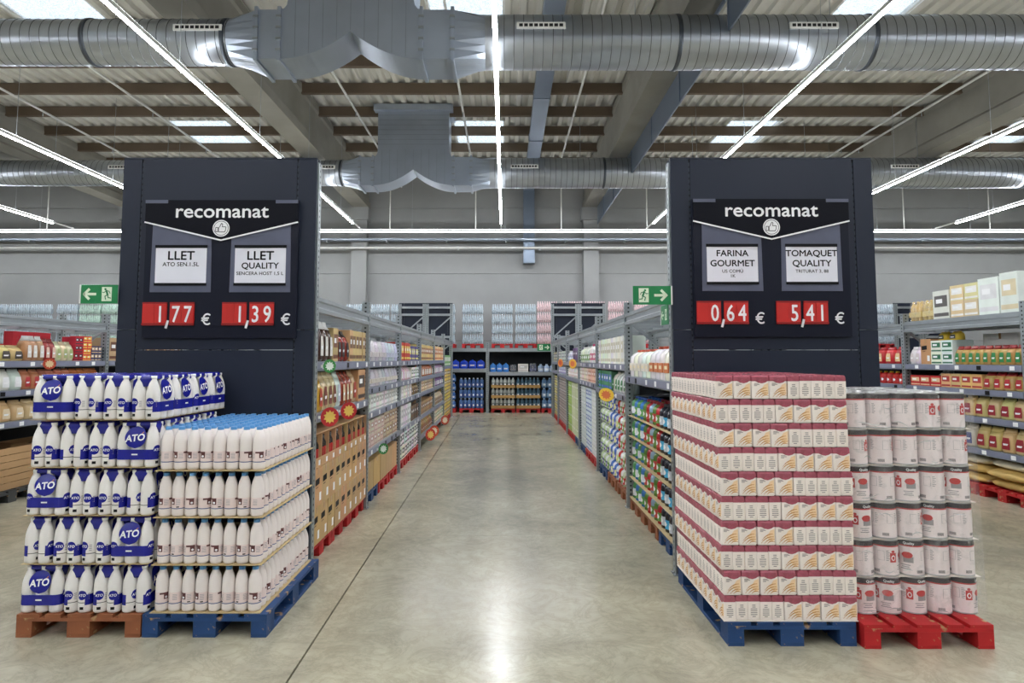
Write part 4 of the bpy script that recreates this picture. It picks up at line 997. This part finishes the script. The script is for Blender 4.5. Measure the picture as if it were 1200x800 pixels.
# left aisle, second bay
pallet((LX - 0.37, 8.62, 0), R(90), BLUE, 'blue pallet under plain cartons in the left rack', 0.68, True, None, 0.72)
for i in range(2): pallet((LX - 0.37, 9.40 + i*0.8, 0), R(90), RED, 'red pallet under plain cartons, second left bay, %s from tower' % ORD[i+2], 0.68, True, 'red pallets under plain cartons', 0.72)
b2 = 'second'
fill(LX, -1, 8.24, 10.56, 0.146, [('plain', 5, 0.455, 0.40, 0.36, (194, 160, 112), None, 'large plain kraft carton')], 'floor level, second left bay')
fill(LX, -1, 8.24, 10.56, 0.671, [('label', 5, 0.22, 0.3, 0.17, (220, 200, 186), (190, 150, 140), 'pale brown printed box', 2), ('label', 5, 0.22, 0.3, 0.2, (206, 186, 160), (150, 110, 90), 'tan printed box', 2)], lp('lowest shelf', b2))
fill(LX, -1, 8.24, 10.56, 1.131, [('label', 12, 0.185, 0.3, 0.215, (228, 226, 218), (176, 176, 170), 'off-white printed box')], lp('second shelf', b2))
fill(LX, -1, 8.24, 10.56, 1.431, [('multi', 9, 0.25, 0.17, 0.22, (196, 196, 206), (214, 204, 190), 'pale bottle pack')], lp('third shelf', b2))
fill(LX, -1, 8.24, 10.56, 1.761, [('multi', 5, 0.24, 0.17, 0.26, (206, 200, 210), (216, 206, 206), 'pale pinkish bottle pack'), ('multi', 4, 0.24, 0.17, 0.26, (198, 204, 222), (200, 204, 226), 'pale bluish bottle pack')], lp('top shelf', b2))
# left aisle, third bay
for i in range(3): pallet((LX - 0.37, 11.15 + i*0.79, 0), R(90), RED, 'red pallet under white cartons, third left bay, %s from near end' % ORD[i+1], 0.68, False, 'red pallets under white cartons', 0.72)
b3 = 'third'
fill(LX, -1, 10.76, 13.1, 0.146, [('label', 8, 0.28, 0.38, 0.22, (236, 236, 236), (60, 60, 64), 'white carton with black marks', 2)], 'floor level, third left bay')
fill(LX, -1, 10.76, 13.1, 0.671, [('label', 6, 0.22, 0.3, 0.34, (232, 232, 230), (190, 190, 190), 'white upright box'), ('label', 4, 0.24, 0.3, 0.26, (120, 96, 76), (60, 44, 40), 'dark brown box')], lp('lowest shelf', b3))
fill(LX, -1, 10.76, 13.1, 1.131, [('label', 6, 0.2, 0.3, 0.25, (232, 228, 222), (200, 190, 186), 'white packaged box'), ('pouch', 4, 0.22, 0.16, 0.24, (170, 140, 96), (80, 50, 40), 'brown food bag')], lp('second shelf', b3))
fill(LX, -1, 10.76, 13.1, 1.431, [('pouch', 6, 0.2, 0.16, 0.28, (226, 196, 200), (236, 236, 236), 'pink and white bag'), ('label', 4, 0.24, 0.3, 0.2, (236, 234, 230), (90, 110, 90), 'white box with green print')], lp('third shelf', b3))
fill(LX, -1, 10.76, 13.1, 1.761, [('label', 5, 0.2, 0.25, 0.3, (190, 60, 50), (230, 200, 80), 'red and yellow box'), ('label', 5, 0.2, 0.25, 0.26, (96, 84, 140), (220, 210, 120), 'purple box with yellow print')], lp('top shelf', b3))
mix = [(('pouch', 9, 0.25, 0.16, 0.27, (196, 160, 112), (150, 70, 50), 'tan bag with red label'), ('label', 9, 0.25, 0.3, 0.25, (176, 146, 104), (110, 76, 50), 'brown boxed pack'), ('label', 9, 0.25, 0.3, 0.3, (222, 206, 176), (160, 120, 80), 'cream boxed pack'), ('pouch', 9, 0.25, 0.16, 0.26, (200, 120, 84), (230, 226, 210), 'orange bag with white label'), ('label', 9, 0.25, 0.3, 0.32, (214, 184, 120), (150, 90, 60), 'yellowish upright box')),
       (('label', 9, 0.25, 0.3, 0.26, (226, 214, 190), (110, 140, 90), 'cream box with green print'), ('pouch', 9, 0.25, 0.16, 0.27, (220, 206, 170), (130, 80, 50), 'pale cereal bag'), ('pouch', 9, 0.25, 0.16, 0.24, (150, 110, 170), (230, 230, 230), 'violet bag with white label'), ('pouch', 9, 0.25, 0.16, 0.26, (190, 150, 180), (240, 240, 240), 'mauve bag with white label'), ('label', 9, 0.25, 0.3, 0.34, (226, 196, 150), (200, 110, 60), 'peach upright box'))]
for b in (3, 4):
    for sh, z in enumerate(LS[b]):
        fill(LX, -1, LY[b] + 0.1, LY[b+1] - 0.1, z + 0.001, [mix[b-3][sh]], lp(['bottom shelf', 'lowest shelf', 'second shelf', 'third shelf', 'top shelf'][sh], BAY[b]))
for i in range(3): pallet((LX - 0.37, 18.8 + i*0.78, 0), R(90), RED, 'red pallet under yellow cartons, farthest left bay, %s from near end' % ORD[i+1], 0.68, False, 'red pallets under yellow cartons', 0.72)
fill(LX, -1, 18.4, 20.75, 0.146, [('label', 7, 0.33, 0.36, 0.275, (222, 196, 104), (110, 80, 50), 'yellow printed carton', 5)], 'farthest left bay')
fill(LX, -1, 18.4, 20.75, 1.601, [('label', 8, 0.28, 0.3, 0.3, (120, 170, 110), (230, 230, 220), 'green printed box')], lp('top shelf', 'farthest'))
# right aisle, nearest bay
fill(RX, 1, 5.92, 8.12, 1.581, [('jug', 5, 0.21, 0.22, 0.33, (236, 232, 224), (206, 120, 70), 'white jug with orange label'), ('jug', 5, 0.21, 0.22, 0.31, (236, 234, 226), (226, 220, 206), 'white jug with cream label')], rp('shelf', 'nearest'))
def pstack(xf, s, yc, color, plabel, kind, n, w_, d, h, cols, lab, x1, layers, desc, place, sheets=True, parts=True, pg=None):
    rz = R(90) if s < 0 else -R(90)
    pallet((xf + s*0.37, yc, 0), rz, color, plabel, 0.68, parts, pg, 0.72)
    tpl = [make(kind, w_*0.985, d, h, lb, x1) for lb in lab]; pitch = h + (0.008 if sheets else 0.002)
    for q in range(layers):
        z = 0.1445 + q*pitch
        if sheets:
            tag(MB().box(-d - 0.03, d + 0.03, -n*w_/2 - 0.01, n*w_/2 + 0.01, 0, 0.005).obj('layer_sheet', M_sheet, None, (xf + s*(d + 0.045), yc, z)), 'thin card sheet under %s, %s layer, %s' % (desc, ORD[q+1], place), 'card sheet', 'card sheets under ' + desc)
            z += 0.0055
        for i in range(n):
            for r in range(2 if q == layers - 1 else 1):
                spawn('stacked_carton' if kind == 'label' else 'detergent_bottle' if kind == 'bottle' else NAME[kind], tpl[(i + q) % len(tpl)], (xf + s*(0.045 + d*(r + 0.5)), yc + (i - (n-1)/2)*w_, z), rz, '%s, %s layer up, %s along%s, %s' % (desc, ORD[q+1], ORD[i+1], ' behind' if r else '', place), CAT[kind], '%s %s' % (desc, place), L3(cols[i % len(cols)]))
pl = 'nearest right bay'
pstack(RX, 1, 6.29, BLUE, 'blue pallet under dark bottles in the right rack', 'bottle', 5, 0.155, 0.155, 0.232, [(28, 30, 44)], [(200, 206, 214), (70, 170, 214)], (30, 32, 44), 5, 'navy bottle with pale label', pl)
pstack(RX, 1, 7.068, BROWN, 'brown pallet under red and green bottles in the right rack', 'bottle', 5, 0.155, 0.155, 0.232, [(176, 40, 44), (90, 130, 60), (150, 176, 200)], [(96, 140, 60), (190, 60, 50)], (150, 30, 40), 5, 'red and green bottle', pl)
pstack(RX, 1, 7.778, BROWN, 'brown pallet under blue and green bottles in the right rack', 'bottle', 4, 0.16, 0.155, 0.232, [(60, 120, 190), (80, 150, 90)], [(90, 160, 80), (220, 230, 240)], (40, 90, 170), 5, 'blue and green bottle', pl)
# right aisle, second bay
fill(RX, 1, 8.3, 10.75, 1.721, [('label', 12, 0.2, 0.24, 0.36, (232, 230, 222), (206, 200, 176), 'tall white printed box')], rp('top shelf', 'second'))
fill(RX, 1, 8.3, 10.75, 1.341, [('pouch', 5, 0.22, 0.18, 0.27, (226, 230, 226), (60, 130, 70), 'white bag with green label'), ('label', 5, 0.24, 0.28, 0.27, (70, 130, 90), (60, 100, 180), 'green box with blue print')], rp('lower shelf', 'second'))
pl = 'second right bay'
pstack(RX, 1, 8.72, BROWN, 'brown pallet under red white green bottles, right rack', 'bottle', 5, 0.155, 0.155, 0.225, [(226, 226, 226), (190, 50, 50), (206, 216, 190)], [(196, 50, 46), (120, 160, 80)], (236, 236, 236), 5, 'white and red bottle', pl, False)
pstack(RX, 1, 9.54, BROWN, 'brown pallet under blue and white bottles, right rack', 'bottle', 5, 0.155, 0.155, 0.225, [(220, 226, 232), (70, 110, 190)], [(70, 100, 190), (226, 230, 150)], (120, 160, 210), 5, 'white and blue bottle', pl, False)
pstack(RX, 1, 10.36, BLUE, 'blue pallet under green and purple bottles, right rack', 'bottle', 5, 0.155, 0.155, 0.225, [(196, 214, 170), (220, 226, 220)], [(110, 160, 70), (90, 80, 150)], (80, 70, 140), 5, 'pale purple-capped bottle', pl, False)
# right aisle, further bays
fill(RX, 1, 10.95, 13.4, 1.721, [('bottle', 5, 0.2, 0.2, 0.33, (236, 230, 226), (214, 110, 140), 'white bottle with pink label', 1, (200, 60, 110)), ('bottle', 6, 0.2, 0.2, 0.3, (220, 226, 214), (130, 160, 110), 'pale bottle with green label', 1, (230, 230, 230))], rp('top shelf', 'third'))
fill(RX, 1, 10.95, 13.4, 1.381, [('label', 6, 0.2, 0.26, 0.24, (226, 196, 170), (190, 120, 90), 'peach printed box'), ('label', 6, 0.2, 0.26, 0.24, (232, 220, 206), (190, 170, 150), 'cream printed box')], rp('lower shelf', 'third'))
pl = 'third right bay'
for i, (cc, lb, ds, pc) in enumerate((((226, 228, 230), (206, 212, 206), 'white detergent carton', RED), ((214, 226, 232), (90, 120, 180), 'pale blue carton', RED), ((206, 214, 212), (180, 190, 190), 'pale grey carton', BLUE))):
    pstack(RX, 1, 11.35 + i*0.82, pc, ['red pallet under white detergent cartons', 'red pallet under pale blue cartons', 'blue pallet under pale grey cartons'][i], 'label', 4, 0.19, 0.3, 0.222, [cc], [lb], None, 5, ds, pl, False, False)
fill(RX, 1, 13.6, 16.1, 1.721, [('label', 4, 0.3, 0.26, 0.3, (110, 84, 130), (60, 40, 70), 'purple printed box'), ('bottle', 6, 0.2, 0.2, 0.26, (196, 200, 210), (150, 160, 190), 'grey blue bottle')], rp('top shelf', 'fourth'))
fill(RX, 1, 13.6, 16.1, 1.381, [('bottle', 12, 0.2, 0.19, 0.24, (236, 230, 224), (220, 200, 190), 'small white bottle')], rp('lower shelf', 'fourth'))
pl = 'fourth right bay'
for i in range(3):
    pstack(RX, 1, 14.05 + i*0.82, [BLUE, RED, RED][i], ['blue pallet under pale green cartons, right rack', 'red pallet under pale green cartons, right rack', 'red pallet under lime cartons, right rack'][i], 'label', 3, 0.255, 0.3, 0.222, [[(206, 214, 176), (206, 214, 176), (170, 200, 110)][i]], [[(190, 200, 150), (200, 206, 170), (130, 170, 70)][i]], None, 5, ['pale green carton', 'light olive carton', 'lime green carton'][i], pl, False, False)
fill(RX, 1, 16.3, 18.75, 1.721, [('label', 9, 0.26, 0.26, 0.27, (206, 206, 196), (110, 120, 130), 'grey printed box')], rp('top shelf', 'fifth'))
fill(RX, 1, 16.3, 18.75, 1.401, [('bottle', 10, 0.23, 0.2, 0.25, (190, 190, 214), (150, 140, 190), 'lavender bottle')], rp('lower shelf', 'fifth'))
fill(RX, 1, 18.95, 20.75, 1.721, [('label', 7, 0.24, 0.26, 0.27, (190, 180, 150), (80, 90, 110), 'olive printed box')], rp('top shelf', 'farthest'))
for b, cc, ds, y0 in ((4, (176, 164, 160), 'greyish brown pack', 16.75), (5, (216, 206, 130), 'pale yellow pack', 19.3)):
    for i in range(3 if b == 4 else 2):
        pstack(RX, 1, y0 + i*0.82, RED, 'red pallet under %ss, %s from near end' % (ds, ORD[i+1]), 'label', 3, 0.255, 0.3, 0.228, [cc], [(90, 76, 80)], None, 5, ds, ['first', 'second', 'third'][i] + ' pallet, ' + BAY[b] + ' right bay', False, False, 'red pallets under %ss' % ds)
# ---------------------------------------------------------------- promotion markers clipped to shelf edges
def promo(x, y, z, s, r, col, col2, label, sx=1.0):
    ang = R(38) if s < 0 else R(68)
    t = thing('promotion_sign', label, 'sign', (x - s*(r*sx*math.cos(ang) + (0.012 if s < 0 else 0.001)), y - r*sx*math.sin(ang), z), ang if s < 0 else -ang)
    MB().prism([(sx*r*math.cos(2*math.pi*k/24), r*math.sin(2*math.pi*k/24)) for k in range(24)], -0.002, 0.002).obj('disc', C(col), t)
    mb = MB(); n = 20
    mb.poly([(sx*r*(0.72 if k % 2 else 0.5)*math.cos(2*math.pi*k/n), -0.003, r*(0.72 if k % 2 else 0.5)*math.sin(2*math.pi*k/n)) for k in range(n)], 0); mb.obj('starburst', C(col2), t)
    MB().box(s*r*sx*0.7, s*(r*sx + 0.02), 0.0022, 0.007, -0.012, 0.012).obj('clip', M_white, t) if s > 0 else MB().box(-r*sx - 0.02, -r*sx*0.7, 0.0022, 0.007, -0.012, 0.012).obj('clip', M_white, t)
promo(LX + 0.02, 6.03, 1.27, -1, 0.085, (176, 30, 34), (226, 190, 90), 'large red round marker on the lower shelf nearest the tower')
promo(LX + 0.02, 6.75, 1.27, -1, 0.085, (176, 30, 34), (226, 190, 90), 'second red round marker further along the lower left shelf')
promo(LX + 0.02, 6.05, 1.72, -1, 0.06, (60, 140, 70), (226, 236, 226), 'green round marker on the upper left shelf edge')
promo(LX + 0.02, 8.75, 0.63, -1, 0.07, (60, 130, 70), (220, 230, 220), 'green round marker on the low shelf of the second left bay')
promo(LX + 0.02, 13.9, 0.24, -1, 0.12, (200, 60, 40), (230, 200, 110), 'red orange round marker near the floor in the fourth left bay')
promo(LX + 0.02, 14.6, 0.24, -1, 0.12, (206, 70, 40), (240, 226, 200), 'orange round marker near the floor in the fourth left bay')
promo(LX + 0.02, 17.2, 0.24, -1, 0.12, (206, 80, 50), (240, 226, 200), 'distant orange round marker near the floor on the left')
promo(RX - 0.02, 9.3, 1.30, 1, 0.09, (236, 196, 60), (214, 110, 60), 'wide yellow marker on the right rack second bay', 2.2)
promo(RX - 0.02, 13.9, 1.69, 1, 0.10, (236, 186, 60), (214, 110, 60), 'yellow marker on the right rack fourth bay', 1.6)
promo(RX - 0.02, 17.0, 1.69, 1, 0.10, (226, 140, 50), (200, 80, 50), 'orange marker on the right rack fifth bay', 1.4)
promo(-6.18, 9.0, 1.72, -1, 0.075, (190, 70, 40), (236, 206, 160), 'orange red round marker on the far left rack')
# ================================================================ far left rack
FX = -6.2; fl = lambda sh: '%s, far left rack' % sh
fill(FX, -1, 8.05, 10.3, 1.761, [('pouch', 1, 0.22, 0.2, 0.18, (170, 190, 50), (230, 226, 90), 'lime green bag'), ('pouch', 2, 0.3, 0.22, 0.2, (206, 184, 120), (60, 50, 40), 'low bag of pale nuts'), ('pouch', 3, 0.16, 0.16, 0.33, (176, 130, 96), (232, 226, 216), 'clear bag of brown snacks', 1, (226, 224, 220)), ('pouch', 2, 0.15, 0.16, 0.3, (150, 46, 44), (226, 190, 170), 'dark red snack bag'),
     ('pouch', 3, 0.17, 0.16, 0.27, (222, 206, 176), (170, 180, 120), 'cream bag with green label'), ('label', 2, 0.12, 0.2, 0.115, (176, 30, 50), (60, 20, 30), 'small crimson box', 3), ('label', 2, 0.13, 0.2, 0.09, (214, 60, 60), (240, 210, 70), 'small red and yellow box', 4), ('label', 3, 0.11, 0.2, 0.11, (50, 50, 96), (210, 180, 140), 'small navy box', 2)], fl('top shelf'))
spawn('carton', carton(0.75, 0.12, 0.40, 'label', (180, 30, 44)), (FX - 0.5, 9.35, 1.761), R(90), 'large crimson display box behind bags on the far left rack', 'box', None, L3((190, 34, 48)))
fill(FX, -1, 8.05, 10.3, 1.391, [('pouch', 3, 0.2, 0.18, 0.27, (220, 218, 214), (236, 236, 236), 'clear white bag'), ('pouch', 6, 0.16, 0.16, 0.26, (196, 120, 90), (180, 40, 44), 'red and beige bag'), ('pouch', 4, 0.16, 0.16, 0.26, (190, 110, 60), (230, 200, 150), 'orange brown bag')], fl('middle shelf'))
fill(FX, -1, 8.05, 10.3, 1.001, [('pouch', 5, 0.22, 0.2, 0.26, (214, 186, 136), (226, 206, 170), 'bag of pale grains'), ('pouch', 6, 0.17, 0.16, 0.24, (170, 80, 60), (226, 190, 160), 'reddish bag with cream label')], fl('lowest shelf'))
fill(FX, -1, 10.5, 12.8, 1.761, [('label', 8, 0.26, 0.3, 0.36, (196, 164, 120), (110, 70, 50), 'kraft box behind the milk tower')], fl('top shelf'))
def crate(y, label):
    t = thing('slatted_crate', label, 'crate', (FX - 0.36, y, 0.146), R(90)); w_, d, h = 0.9, 0.62, 0.52
    for i in range(6):
        z = i*0.087 + 0.004
        MB().box(-w_/2, w_/2, -d/2, -d/2 + 0.014, z, z + 0.079).obj('slat', M_kraft, t); MB().box(-w_/2, -w_/2 + 0.014, -d/2 + 0.0145, d/2, z, z + 0.079).obj('slat', M_kraft, t)
        MB().box(w_/2 - 0.014, w_/2, -d/2 + 0.0145, d/2, z, z + 0.079).obj('slat', M_kraft, t); MB().box(-w_/2, w_/2, d/2 + 0.0005, d/2 + 0.014, z, z + 0.079).obj('slat', M_kraft, t)
    for x in (-w_/2 + 0.035, 0, w_/2 - 0.035): MB().box(x - 0.02, x + 0.02, -d/2 + 0.0145, -d/2 + 0.035, 0, h).obj('post', M_kraft, t)
    MB().box(-w_/2 + 0.015, w_/2 - 0.015, -d/2 + 0.036, d/2 - 0.002, 0.0, 0.02).obj('base', M_kraft, t)
    pallet((FX - 0.36, y, 0), R(90), L3((60, 62, 62)), 'dark pallet under the %s' % label, 0.76, False)
crate(8.5, 'slatted kraft crate at the left picture edge'); crate(9.48, 'slatted kraft crate beside the milk packs')
# ================================================================ far right rack
GX = 6.2; fr = lambda sh: '%s, far right rack' % sh
fill(GX, 1, 8.05, 10.3, 1.711, [('pouch', 9, 0.135, 0.14, 0.25, (190, 150, 84), (40, 130, 66), 'small bag with green and red top', 1, (150, 40, 40)), ('label', 2, 0.24, 0.3, 0.17, (226, 232, 226), (40, 110, 76), 'green and white carton', 2), ('mark', 1, 0.24, 0.3, 0.37, (186, 146, 100), None, 'kraft carton with bold black print'), ('pouch', 2, 0.14, 0.14, 0.26, (232, 230, 226), (214, 200, 200), 'small white bag')], fr('top shelf'))
for i in range(2): spawn('food_bag', pouch(0.2, 0.14, 0.125, (60, 60, 40), (230, 196, 50)), (GX + 0.2, 9.42 + i*0.25, 2.0545), -R(90), 'yellow topped bag on green carton, far right rack, %s one' % ['nearer', 'farther'][i], 'bag', 'yellow topped bags on cartons', L3((226, 190, 60)))
spawn('carton', carton(0.62, 0.1, 0.42, 'plain'), (GX + 0.5, 8.95, 1.711), -R(90), 'pale grey flat box behind small green bags', 'box', None, L3((226, 224, 220)))
fill(GX, 1, 8.05, 10.3, 1.391, [('pouch', 4, 0.17, 0.16, 0.26, (206, 170, 100), (176, 30, 40), 'red topped pasta bag', 1, (170, 30, 40)), ('label', 4, 0.2, 0.26, 0.19, (222, 186, 124), (176, 50, 50), 'cream pack with red edge'), ('label', 3, 0.24, 0.28, 0.15, (196, 44, 44), (226, 190, 150), 'red open tray box')], fr('second shelf'))
fill(GX, 1, 8.05, 10.3, 1.031, [('pouch', 10, 0.215, 0.17, 0.30, (226, 200, 140), (150, 30, 44), 'pasta bag with dark red label')], fr('third shelf'))
fill(GX, 1, 8.05, 10.3, 0.621, [('pouch', 4, 0.22, 0.17, 0.30, (222, 196, 132), (160, 40, 50), 'pasta bag with red label'), ('pouch', 6, 0.22, 0.17, 0.30, (206, 200, 180), (50, 70, 130), 'pasta bag with blue label')], fr('lowest shelf'))
fill(GX, 1, 10.5, 12.0, 1.711, [('pouch', 6, 0.22, 0.17, 0.27, (190, 40, 44), (226, 190, 140), 'bright red bag')], fr('top shelf'))
fill(GX, 1, 10.5, 12.0, 1.391, [('bottle', 9, 0.15, 0.15, 0.2, (196, 44, 40), (190, 40, 40), 'red jar with yellow lid', 1, (226, 190, 50))], fr('second shelf'))
fill(GX, 1, 8.06, 10.3, 2.361, [('label', 1, 0.3, 0.4, 0.5, (234, 232, 228), (220, 206, 170), 'white carton with cream print'), ('label', 1, 0.36, 0.4, 0.47, (236, 235, 232), (226, 226, 226), 'plain tall white carton'), ('label', 2, 0.27, 0.4, 0.22, (224, 206, 160), (238, 236, 232), 'cream pack with white band', 2), ('label', 1, 0.36, 0.4, 0.4, (228, 227, 224), (96, 92, 90), 'white carton with dark emblem'), ('multi', 2, 0.3, 0.25, 0.3, (206, 170, 90), (214, 190, 120), 'golden oil bottle pack')], 'atop far right rack')
pallet((GX + 0.37, 8.5, 0), R(90), RED, 'red pallet under golden sacks at far right', 0.68); pallet((GX + 0.37, 9.36, 0), R(90), RED, 'red pallet under golden sacks further back', 0.68)
def ringp(cx, a, b): return [(cx, a*math.cos(t), b*max(-0.75, math.sin(t))) for t in [2*math.pi*q/14 for q in range(14)]]
sack_body = MB().loft([ringp(x, a, b) for x, a, b in ((-0.36, 0.13, 0.012), (-0.335, 0.16, 0.036), (-0.27, 0.185, 0.058), (-0.1, 0.2, 0.070), (0.1, 0.2, 0.068), (0.27, 0.185, 0.058), (0.335, 0.16, 0.036), (0.36, 0.13, 0.012))]).mesh('sack_body', mat('sack_weave', None, 0.6, var=0.12, scale=9, bump=0.8))
sack_seam = MB().box(-0.378, -0.355, -0.16, 0.16, -0.006, 0.006).mesh('sewn_end', C((226, 214, 180)))
for q in range(3):
    for i in range(3):
        col = (214, 178, 104) if q < 2 or i == 2 else (226, 214, 190)
        spawn('sack', [('sack_body', sack_body), ('sewn_end', sack_seam)], (GX + 0.25 + random.uniform(-0.04, 0.06), 8.44 + i*0.757 + (q % 2)*0.015, 0.1985 + q*0.1235), R(90) + random.uniform(-0.02, 0.02), ('golden' if q < 2 or i == 2 else 'pale') + ' sack, %s layer of the pile at far right, %s from near end' % (ORD[q+1], ORD[i+1]), 'sack', 'sacks piled at far right', L3(col))
# ================================================================ rack along the back wall
BY = 22.4
bxs = [-0.6 + 2.45*k for k in range(-7, 7)]
for k in range(len(bxs) - 1):
    x0, x1 = bxs[k], bxs[k+1]; c = (x0+x1)/2; h = (x1-x0)/2
    t = thing('wall_rack', 'rack bay against the back wall, %s from the left' % (ORD[k+1]), 'shelf rack', (c, BY + 0.5, 0))
    for x in ([-h] + ([h] if k == len(bxs) - 2 else [])):
        for y in (-0.46, 0.46): link('upright', upright_mesh(2.36), t, (x, y, 0))
    lv = [2.16] + ([1.47] if k == 6 else [1.36] if k == 7 else [1.4])
    for z in lv:
        MB().box(-h + 0.05, h - 0.05, -0.5, 0.5, z - 0.03, z).box(-h + 0.05, h - 0.05, -0.5, -0.45, z - 0.12, z - 0.03).obj('shelf', M_steel, t)
    MB().box(-h + 0.05, h - 0.05, 0.49, 0.5, 0.05, 2.05).obj('shade_sheet', M_dark, t)  # same added dark sheet for shade as in the aisle racks
def bfill(x0, x1, z, kind, n, h, d, col, lab, layers, desc, x1c=None, tray=None, pal=True, y=BY, topz=0.1445, pl=''):
    wd = (x1 - x0)/n; tpl = make(kind, round(wd*0.97, 3), d, h, lab, x1c); zz = z
    if pal:
        pallet(((x0+x1)/2, y + 0.45, z), 0, RED, 'red pallet under %s' % desc, 0.76, False, None, min(0.8, x1 - x0)); zz = z + topz
    for q in range(layers):
        zq = zz + q*(h + (0.02 if layers > 3 else 0.006))
        if tray:
            tag(MB().box(x0, x1, 0, 0.02, 0, h*0.3).box(x0, x1, 0.021, d + 0.06, 0, 0.006).obj('card_tray', C(tray, 0.8), None, (0, y + 0.05, zq)), 'brown card tray around %s, %s layer' % (desc, ORD[q+1]), 'tray', 'card trays at the back wall')
        for i in range(n):
            spawn('water_bottle' if kind == 'bottle' else NAME[kind], tpl, (x0 + (i+0.5)*wd, y + 0.08 + d/2, zq + (0.007 if tray else 0)), 0, '%s, %s layer, %s across' % (desc, ORD[q+1], ORD[i+1]), CAT[kind], desc, L3(col))
bfill(-2.42, -1.66, 0, 'bottle', 5, 0.275, 0.15, (70, 110, 176), (110, 150, 210), 4, 'blue water bottle on leftmost back pallet', (200, 210, 226))
bfill(-1.55, -0.72, 0, 'bottle', 6, 0.335, 0.138, (86, 118, 170), (70, 100, 170), 3, 'blue water bottle on back pallet left of post', (216, 220, 230))
bfill(-0.47, 0.33, 0, 'bottle', 6, 0.335, 0.13, (190, 196, 196), (120, 130, 130), 3, 'clear water bottle on back pallet right of post', (230, 230, 230), (176, 138, 84))
bfill(0.37, 1.18, 0, 'bottle', 6, 0.335, 0.13, (74, 104, 124), (90, 120, 140), 3, 'teal water bottle in tray at the back', (120, 150, 170), (176, 138, 84))
bfill(1.22, 1.78, 0, 'bottle', 3, 0.335, 0.17, (96, 130, 170), (130, 160, 190), 3, 'pale blue carboy on rightmost back pallet', (150, 180, 210))
bfill(-2.1, -0.68, 1.471, 'jug', 5, 0.3, 0.2, (40, 74, 200), (60, 90, 210), 1, 'deep blue jug on the back shelf', None, None, False)
bfill(-0.52, 0.13, 1.361, 'jug', 3, 0.3, 0.2, (70, 140, 220), (90, 150, 225), 1, 'bright blue jug on the back shelf', None, None, False)
bfill(0.16, 0.38, 1.361, 'multi', 1, 0.24, 0.16, (40, 50, 70), (60, 60, 70), 1, 'dark bottle pack left of white box at the back', None, None, False)
bfill(0.43, 0.78, 1.361, 'label', 1, 0.27, 0.3, (232, 226, 220), (206, 200, 196), 1, 'white box on the back shelf', None, None, False)
bfill(0.82, 1.06, 1.361, 'multi', 1, 0.28, 0.18, (40, 50, 96), (50, 60, 110), 1, 'dark bottle pack right of white box at the back', None, None, False)
bfill(1.1, 1.7, 1.361, 'bottle', 3, 0.26, 0.19, (176, 196, 226), (206, 216, 232), 1, 'pale blue bottle on the back shelf', (200, 210, 230), None, False)
WAT, PNK, GRN = (172, 188, 200), (226, 190, 194), (176, 206, 192)
tops = [(-17.25, WAT, 4), (-16.49, WAT, 4), (-15.75, WAT, 4), (-14.85, WAT, 4), (-14.08, GRN, 6), (-13.32, GRN, 4), (-6.1, WAT, 4), (-5.05, WAT, 4), (-4.28, WAT, 4), (-3.52, WAT, 4), (-2.05, WAT, 4), (-1.1, WAT, 4), (-0.1, WAT, 4), (0.69, WAT, 4), (1.43, PNK, 4), (2.28, PNK, 4), (3.05, PNK, 4), (3.85, PNK, 4), (4.75, PNK, 4), (12.9, WAT, 4), (13.67, WAT, 4)]
for i, (x, c, n) in enumerate(tops):
    ds = {WAT: 'clear water pack', PNK: 'pink milk pack', GRN: 'green water pack'}[c] + ', %s pile from left atop back rack' % (ORD[i+1] if i < 14 else ['fifteenth', 'sixteenth', 'seventeenth', 'eighteenth', 'nineteenth', 'twentieth', 'last'][i-14])
    bfill(x - 0.355, x + 0.355, 2.161, 'multi', 3, 0.32 if c != PNK else 0.345, 0.17, c, tuple(int(v*0.98) for v in c), n, ds)
